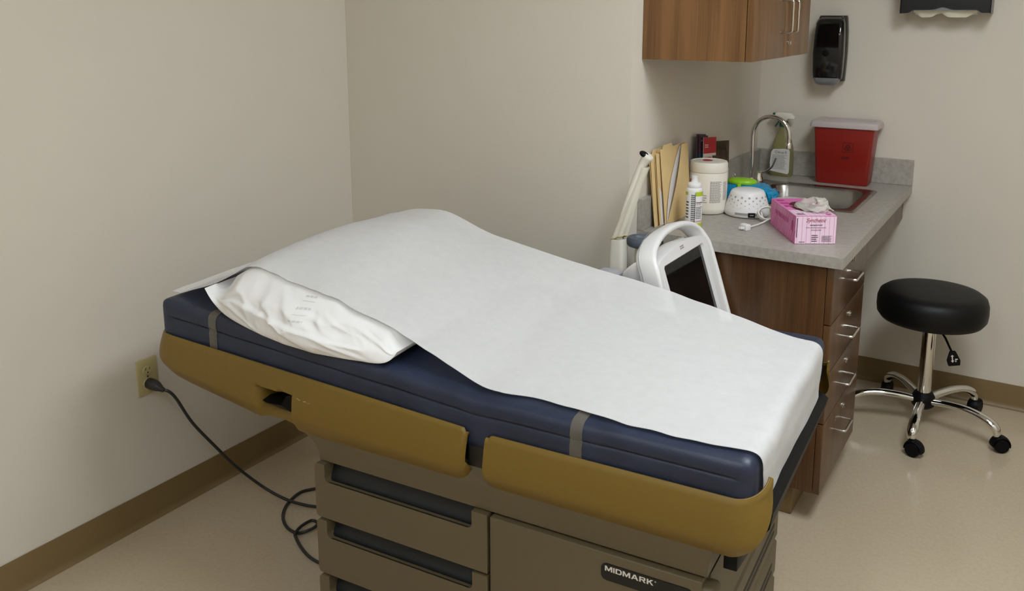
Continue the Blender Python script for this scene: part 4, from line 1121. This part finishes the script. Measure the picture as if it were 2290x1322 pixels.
obj('label_pattern', bm, M['ink'], gb)
bm = B(); cyllines(bm, 0.0273, ga + 10, ga + 62, 0.030, 0.072, 8); obj('fine_print', bm, M['ink'], gb, smooth=False)
bm = B(); cyllines(bm, 0.0273, ga - 66, ga - 40, 0.03, 0.09, 6); obj('fine_print', bm, M['ink'], gb, smooth=False)
cyltext('lettering', 'Ultrasound', M['ink'], gb, 0.0274, ga + 36, 0.082, 0.026, 0.006, 0.02)
bm = B(); cyllines(bm, 0.0273, ga + 10, ga + 58, 0.076, 0.080, 1); obj('red_print', bm, M['redink'], gb, smooth=False)
bm = B(); cyllines(bm, 0.0273, ga + 10, ga + 70, 0.019, 0.025, 2); obj('red_print', bm, M['redink'], gb, smooth=False)

# blue wipes pack with a green lid
wp = thing('wipes_pack', 'bright blue soft wipes pack with a green oval lid by the sink', 'wipes', (1.345, 1.225, Z), 0.12)
bm = B(); rings = []
for i in range(33):
    s = i / 32; x = -0.105 + 0.21 * s; e_ = max(0.12, 1 - abs(2 * s - 1) ** 5 * 0.85)
    if s > 0.72: e_ *= 1 - 0.35 * (s - 0.72) / 0.28
    ring = []
    for k in range(28):
        a = 2 * PI * k / 28; ca, sa = math.cos(a), math.sin(a)
        y = 0.052 * math.copysign(abs(ca) ** 0.6, ca) * (0.55 + 0.45 * e_); z = 0.041 + 0.041 * math.copysign(abs(sa) ** 0.65, sa) * e_
        w_ = 0.016 * max(0, s - 0.6) / 0.4
        y += w_ * noise.noise(Vector((s * 22, a * 1.3, 0))) * 1.6; z += w_ * noise.noise(Vector((s * 20, a * 1.6, 8))) * 1.6
        ring.append((x + w_ * noise.noise(Vector((a * 2, s * 8, 4))), y, max(0.001, z)))
    rings.append(ring)
loft(bm, rings); obj('pouch', bm, M['blue'], wp, sharp=24)
bm = B(); rg = []
for sc_, z in ((1.0, 0.0795), (1.04, 0.084), (1.0, 0.091), (0.8, 0.096), (0.4, 0.098), (0.02, 0.0985)):
    rg.append([(-0.022 + 0.052 * sc_ * math.cos(a), -0.002 + 0.036 * sc_ * math.sin(a), z) for a in [2 * PI * k / 36 for k in range(36)]])
loft(bm, rg); gl = obj('flip_lid', bm, M['lime'], wp, sharp=60)
bm = B(); box(bm, -0.03, -0.018, -0.052, -0.036, 0.057, 0.083, 0.002); obj('latch_tab', bm, M['lime'], gl)

# white dome with holes
dm = thing('sound_machine', 'small white dome-shaped machine with pinhole vents, corded, left of the pink glove box', 'sound machine', (1.392, 1.070, Z), 0)
bm = B(); lathe(bm, [(0.060, 0.0), (0.072, 0.002), (0.0765, 0.008), (0.076, 0.020), (0.071, 0.040), (0.064, 0.062), (0.058, 0.079), (0.054, 0.086), (0.046, 0.090), (0.02, 0.092), (0.001, 0.0922)], seg=64); sh_ = obj('shell', bm, M['white'], dm, sharp=50)
bm = B()
def onshell(a, z, off=0.0):
    r = interp([(0.008, 0.0765), (0.020, 0.076), (0.040, 0.071), (0.065, 0.064), (0.085, 0.058)], z) + off
    return Vector((r * math.cos(a), r * math.sin(a), z))
for row, (z, rad, n, ph) in enumerate(((0.070, 0.0034, 16, 0), (0.060, 0.0027, 16, 0.5), (0.051, 0.0021, 16, 0), (0.043, 0.0017, 16, 0.5), (0.036, 0.0013, 16, 0))):
    for k in range(n):
        a = 2 * PI * (k + ph) / n; c_ = onshell(a, z, 0.0003); up_ = (onshell(a, z + 0.005) - onshell(a, z - 0.005)).normalized(); tn = Vector((-math.sin(a), math.cos(a), 0))
        bm.faces.new([bm.verts.new(c_ + up_ * rad * math.sin(q) + tn * rad * math.cos(q)) for q in [2 * PI * j / 10 for j in range(10)]])
obj('pinholes', bm, M['greyink'], sh_, smooth=False)
da = math.radians(-66)
bm = B(); cylpatch(bm, 0, 0, 0.0772, -66 - 38, -66 + 26, 0.012, 0.020, 14); obj('front_groove', bm, M['greyline'], sh_)
f_ = Fr(onshell(math.radians(-62), 0.0135), (-math.sin(math.radians(-62)), math.cos(math.radians(-62)), 0), (0, 0, 1), 0.0012)
bm = B(); quad(bm, f_, -0.011, 0.013, -0.0075, 0.0085); sw = obj('switch', bm, M['blackp'], dm, smooth=False)
f2_ = Fr(f_.p(0, 0, 0), f_.x, f_.y, 0.0005); bm = B(); lines(bm, f2_, -0.005, 0.008, -0.002, 0.003, 1, 0.7, 0); obj('print', bm, M['greyink'], sw, smooth=False)
bm = B(); cpts = [(0.062, -0.055, 0.012), (0.075, -0.065, 0.006)]
for k in range(34):
    a = 2 * PI * k / 13; cpts.append((0.084 + 0.0003 * k + (0.027 + 0.003 * math.sin(k)) * math.cos(a + 2.6), -0.060 + 0.012 * math.sin(a + 2.6) - 0.0006 * k, 0.023 + 0.019 * math.sin(a + 2.6) + 0.0003 * k))
cpts += [(0.090, -0.115, 0.006), (0.078, -0.165, 0.004), (0.066, -0.205, 0.005)]
tube(bm, crom(cpts, 4), 0.0028, 8); cb = obj('cable', bm, M['white'], dm)
bm = B(); box(bm, -0.014, 0.016, -0.010, 0.010, 0.0, 0.020, 0.003); box(bm, -0.004, -0.002, -0.024, -0.009, 0.006, 0.012); box(bm, 0.004, 0.006, -0.024, -0.009, 0.006, 0.012)
bmesh.ops.transform(bm, matrix=Matrix.Translation((0.064, -0.222, 0.0)) @ Matrix.Rotation(-0.5, 4, 'Z'), verts=bm.verts); obj('plug', bm, M['white'], cb)

# clear bag and packet
pk = obj('seed_packet', box(B(), -0.05, 0.05, -0.03, 0.03, 0, 0.016, 0.003), M['packet']); pk.name = 'foil_packet'
pk.location = (1.475, 1.185, Z); pk.rotation_euler = (0, 0, 0.2); tag(pk, 'small green and white packet under the clear bag behind the glove box', 'packet')
bm = B(); t = B(); bmesh.ops.create_icosphere(t, subdivisions=4, radius=1)
for v in t.verts:
    n_ = noise.noise(v.co * 2.2) * 0.25 + noise.noise(v.co * 5) * 0.12
    v.co = Vector((v.co.x * 0.062 * (1 + n_), v.co.y * 0.036 * (1 + n_), 0.018 + max(-0.95, v.co.z) * 0.017 * (1 + n_)))
merge(bm, t)
cb2 = obj('plastic_bag', bm, M['film'], None, sharp=20); cb2.location = (1.515, 1.200, Z + 0.0165); cb2.rotation_euler = (0, 0, 0.2)
tag(cb2, 'crumpled clear plastic bag between the blue wipes pack and glove box', 'bag')

# glove box
GA = math.atan2(0.819 - 0.753, 1.744 - 1.637)
gx = thing('glove_box', 'pink and white cardboard box of disposable gloves on the countertop', 'glove box', (1.6375, 0.7535, Z), GA)
GW, GL, GH = 0.124, 0.262, 0.086
bm = B(); box(bm, 0, GW, 0, GL, 0, GH, 0.0008, 1)
gbx = obj('carton', bm, M['pink'], gx)
fe = Fr((0, 0, 0), (1, 0, 0), (0, 0, 1), 0.0005)
bm = B(); quad(bm, fe, 0.001, GW - 0.001, 0.001, GH - 0.001); ep = obj('end_panel', bm, M['palepink'], gbx, smooth=False)
fe1 = Fr((0, 0, 0), (1, 0, 0), (0, 0, 1), 0.0009)
bm = B()
for k in range(9): quad(bm, fe1, 0.006 + k * 0.0137, 0.0073 + k * 0.0137, 0.001, GH - 0.001)
obj('stripes', bm, M['pinkline'], ep, smooth=False)
fe2 = Fr((0, 0, 0), (1, 0, 0), (0, 0, 1), 0.0013)
text('lettering', 'Synthetic', M['maroon'], ep, fe2, 0.032, 0.064, 0.060, 0.016, shear=0.35)
text('lettering', 'sempermed', M['ink'], ep, fe2, 0.044, 0.0555, 0.036, 0.0062, fat=0.02)
text('lettering', 'VINYL EXAMINATION GLOVES', M['ink'], ep, fe2, 0.032, 0.0490, 0.060, 0.0034)
text('lettering', 'POWDER-FREE', M['ink'], ep, fe2, 0.048, 0.0415, 0.030, 0.0034)
bm = B(); lines(bm, fe2, 0.050, 0.070, 0.006, 0.030, 4, 0.4); obj('fine_print', bm, M['ink'], ep, smooth=False)
bm = B(); lines(bm, fe2, 0.081, 0.112, 0.006, 0.026, 6, 0.4); obj('fine_print', bm, M['ink'], ep, smooth=False)
bm = B(); lines(bm, fe2, 0.012, 0.030, 0.004, 0.008, 1, 0.5); obj('fine_print', bm, M['ink'], ep, smooth=False)
bm = B(); quad(bm, fe2, 0.0035, 0.0055, 0.02, 0.08); obj('fine_print', bm, M['ink'], ep, smooth=False)
bm = B(); fs = Fr((0, GL, 0), (0, -1, 0), (0, 0, 1), 0.0006)
for k in range(12):
    x = 0.012 + k * 0.022; poly2(bm, fs, [(x, 0.004), (x + 0.003, 0.004), (min(GL, x + 0.048), GH - 0.004), (min(GL, x + 0.045), GH - 0.004)] if x + 0.048 < GL else [(x, 0.004), (x + 0.003, 0.004), (GL - 0.004, 0.004 + (GL - 0.007 - x) * 1.7), (GL - 0.004, 0.004 + (GL - 0.004 - x) * 1.7)])
obj('side_stripes', bm, M['palestripe'], gbx, smooth=False)
bm = B(); fs2 = Fr((0, GL, 0), (0, -1, 0), (0, 0, 1), 0.001)
for q in range(7):   # leafy flourish
    a = math.radians(60 + q * 22); c0 = (GL - 0.030 + 0.012 * math.cos(a), 0.044 + 0.022 * math.sin(a)); poly2(bm, fs2, [(c0[0], c0[1]), (c0[0] + 0.006, c0[1] + 0.004), (GL - 0.024, 0.032)])
obj('leaf_print', bm, M['magenta'], gbx, smooth=False)
bm = B(); lines(bm, fs2, 0.05, 0.19, 0.046, 0.066, 1, 0.7, 0.0)
obj('side_print', bm, M['magenta'], gbx, smooth=False)
bm = B(); ftp = Fr((0, 0, GH), (1, 0, 0), (0, 1, 0), 0.0006); quad(bm, ftp, 0.001, GW - 0.001, 0.001, 0.085); tp_ = obj('top_panel', bm, M['palepink'], gbx, smooth=False)
bm = B(); ft2 = Fr((0, 0, GH), (1, 0, 0), (0, 1, 0), 0.001)
for k in range(9): quad(bm, ft2, 0.006 + k * 0.0137, 0.0073 + k * 0.0137, 0.001, 0.085)
obj('stripes', bm, M['pinkline'], tp_, smooth=False)
bm = B(); ft3 = Fr((0, 0, GH), (1, 0, 0), (0, 1, 0), 0.0014)
poly2(bm, ft3, [(0.105 + 0.009 * math.cos(a), 0.02 + 0.007 * math.sin(a)) for a in [2 * PI * k / 16 for k in range(16)]]); lines(bm, ft3, 0.096, 0.118, 0.032, 0.06, 3, 0.5); lines(bm, ft3, 0.008, 0.036, 0.12, 0.25, 3, 0.5)
obj('top_print', bm, M['magenta'], tp_, smooth=False)
bm = B(); lines(bm, ft3, 0.01, 0.034, 0.015, 0.035, 2, 0.5); obj('fine_print', bm, M['ink'], tp_, smooth=False)
bm = B(); poly2(bm, ft2, [(0.066 + 0.042 * math.cos(a), 0.13 + 0.075 * math.sin(a)) for a in [2 * PI * k / 28 for k in range(28)]]); obj('opening', bm, M['darkred'], gbx, smooth=False)
# glove pulled half out
gv = thing('disposable_glove', 'translucent white glove pulled half out of the pink glove box', 'glove', (1.6375, 0.7535, Z), GA)
bm = B()
def gfn(s, q):
    a = 2 * PI * s; R1 = 0.047; R2 = 0.072
    rad = interp([(0, 1.0), (0.25, 1.02), (0.5, 0.86), (0.75, 0.52), (1, 0.05)], q)
    x = 0.078 + R1 * rad * math.cos(a) + 0.012 * q; y = 0.104 + R2 * rad * math.sin(a) - 0.02 * q
    z = GH + 0.0025 + 0.026 * math.sin(min(1, q * 1.15) * PI / 2) * (0.75 + 0.35 * math.cos(a - 0.3))
    z += 0.012 * noise.noise(Vector((x * 45, y * 30, q * 2))) * (0.3 + q) + 0.0035 * (1 - min(1, abs(noise.noise(Vector((a * 2.2, q * 2.5, 3)))) * 4))
    return Vector((x + 0.006 * noise.noise(Vector((a, q * 4, 1))), y + 0.006 * noise.noise(Vector((a * 2, q * 4, 5))), max(GH + 0.002, z)))
sheet(bm, gfn, 48, 18); bmesh.ops.remove_doubles(bm, verts=bm.verts, dist=1e-5)
obj('cuff', bm, M['glove'], gv, sharp=50)
bm = B()   # loose flap falling over the right edge
def gf2(s, q):
    x = 0.092 + 0.048 * q; y = 0.075 + 0.075 * s - 0.035 * q
    z = GH + 0.032 * (1 - q) ** 1.2 * (0.6 + 0.4 * math.sin(PI * s)) + 0.003 + 0.006 * noise.noise(Vector((s * 5, q * 5, 9)))
    return Vector((x, y, max(GH + 0.002, z) - (0.012 * max(0, q - 0.8) / 0.2 if x > GW else 0)))
sheet(bm, gf2, 16, 16); obj('flap', bm, M['glove'], gv, sharp=50)

# sharps container
sh = thing('sharps_container', 'red sharps container with pale lid in the corner behind the sink', 'sharps container', (1.548, 1.853, Z))
def shr(w, d, z, r=0.012): return [(a, b, z) for a, b in rrect(-w / 2, w / 2, -d / 2, d / 2, r, 4)]
bm = B(); loft(bm, [shr(0.196, 0.094, 0.0), shr(0.204, 0.10, 0.006), shr(0.226, 0.122, 0.190), shr(0.232, 0.126, 0.230)]); bd = obj('bin', bm, M['red'], sh, sharp=40)
bm = B(); loft(bm, [shr(0.238, 0.130, 0.2305), shr(0.262, 0.140, 0.232), shr(0.264, 0.142, 0.240), shr(0.256, 0.136, 0.254), shr(0.236, 0.120, 0.260), shr(0.21, 0.10, 0.260), shr(0.19, 0.082, 0.252)])
for v in bm.verts: v.co.y -= 0.002
obj('lid', bm, M['lid'], sh, sharp=40)
fb = Fr((0, -0.05, 0.006), (1, 0, 0), (0, -0.011, 0.184), 0.0008)
bm = B()
for a in ((0.000, 0.0015, 0.128, 0.168), (0.040, 0.0415, 0.128, 0.168), (0.0, 0.0415, 0.128, 0.1295), (0.0, 0.0415, 0.1665, 0.168)): quad(bm, fb, a[0], a[1], a[2], a[3])
for k in range(3): 
    a = math.radians(90 + 120 * k); ringdecal(bm, fb, 0.021 + 0.0065 * math.cos(a), 0.146 + 0.0065 * math.sin(a), 0.0055, 0.0078, math.degrees(a) - 150, math.degrees(a) + 150, 18)
ringdecal(bm, fb, 0.021, 0.146, 0.0062, 0.0075); ringdecal(bm, fb, 0.021, 0.146, 0.0, 0.0022)
lines(bm, fb, -0.004, 0.03, 0.100, 0.112, 2, 0.6)
obj('biohazard_mark', bm, M['darkred'], bd, smooth=False)

# spray bottle
sb = thing('spray_bottle', 'trigger spray bottle of yellow-green cleaner in the corner behind the faucet', 'spray bottle', (1.285, 1.885, Z))
def spr(w, d, z, cx=0.0): return [(cx + a, b, z) for a, b in rrect(-w / 2, w / 2, -d / 2, d / 2, min(w, d) * 0.4, 5)]
bm = B(); loft(bm, [spr(0.088, 0.052, 0.0), spr(0.096, 0.058, 0.006), spr(0.096, 0.058, 0.07), spr(0.090, 0.056, 0.12), spr(0.070, 0.050, 0.155), spr(0.046, 0.040, 0.182), spr(0.030, 0.030, 0.198), spr(0.028, 0.028, 0.212)]); bo = obj('bottle_body', bm, M['bottle'], sb, sharp=50)
bm = B(); lathe(bm, [(0.016, 0.2105), (0.018, 0.212), (0.018, 0.232), (0.014, 0.235)], seg=24); obj('collar', bm, M['green'], sb)
bm = B(); prism(bm, [(-0.036, 0.248), (-0.036, 0.268), (-0.02, 0.272), (0.03, 0.270), (0.046, 0.252), (0.046, 0.244), (0.02, 0.246), (0.012, 0.236), (-0.012, 0.236), (-0.016, 0.246)], 'y', -0.014, 0.014, 0.003); hd_ = obj('spray_head', bm, M['white2'], sb)
bm = B(); box(bm, -0.047, -0.036, -0.009, 0.009, 0.250, 0.268, 0.002); obj('nozzle', bm, M['green'], hd_)
bm = B(); prism(bm, [(-0.020, 0.246), (-0.014, 0.246), (-0.022, 0.225), (-0.034, 0.208), (-0.037, 0.210), (-0.026, 0.228)], 'y', -0.006, 0.006, 0.001); obj('trigger', bm, M['green'], hd_)
fl = Fr((0, -0.029, 0), (1, 0, 0), (0, 0, 1), 0.0008)
bm = B(); poly2(bm, fl, [(-0.040, 0.022), (0.034, 0.012), (0.040, 0.020), (0.040, 0.110), (0.034, 0.122), (-0.030, 0.116), (-0.038, 0.105), (-0.042, 0.060)])
lb = obj('label_panel', bm, M['label'], bo, smooth=False)
fl2 = Fr((0, -0.029, 0), (1, 0, 0), (0, 0, 1), 0.0014)
text('lettering', 'Citrus II', M['ink'], lb, fl2, -0.022, 0.099, 0.048, 0.011)
bm = B(); lines(bm, fl2, -0.033, 0.033, 0.030, 0.094, 11, 0.45); obj('fine_print', bm, M['greyink'], lb, smooth=False)

# ------------------------------------------------------------------ camera, world, view
cam = bpy.data.cameras.new('camera'); co = bpy.data.objects.new('camera', cam); C.objects.link(co)
FPX = 1976.5558; yaw, pit, rol = 0.5596, -0.1918, -0.0016
fw = Vector((math.sin(-yaw) * math.cos(pit), math.cos(yaw) * math.cos(pit), math.sin(pit)))
r0 = Vector((math.cos(yaw), math.sin(yaw), 0)); u0 = r0.cross(fw)
rr_ = r0 * math.cos(rol) + u0 * math.sin(rol); uu_ = -r0 * math.sin(rol) + u0 * math.cos(rol)
mw = Matrix((rr_, uu_, -fw)).transposed().to_4x4(); mw.translation = Vector((2.29, -1.8994, 1.555))
co.matrix_world = mw
cam.sensor_fit = 'HORIZONTAL'; cam.sensor_width = 36; cam.lens = FPX / 2290 * 36; cam.shift_y = -250.2918 / 2290
cam.clip_start = 0.05
sc_ = bpy.context.scene; sc_.camera = co
w = bpy.data.worlds.new('World'); sc_.world = w; w.use_nodes = True
w.node_tree.nodes['Background'].inputs[0].default_value = (1, 0.98, 0.94, 1); w.node_tree.nodes['Background'].inputs[1].default_value = 0.0
vs_ = sc_.view_settings; vs_.view_transform = 'Standard'; vs_.look = 'None'; vs_.gamma = 1.0; vs_.use_curve_mapping = False; vs_.exposure = 0.24
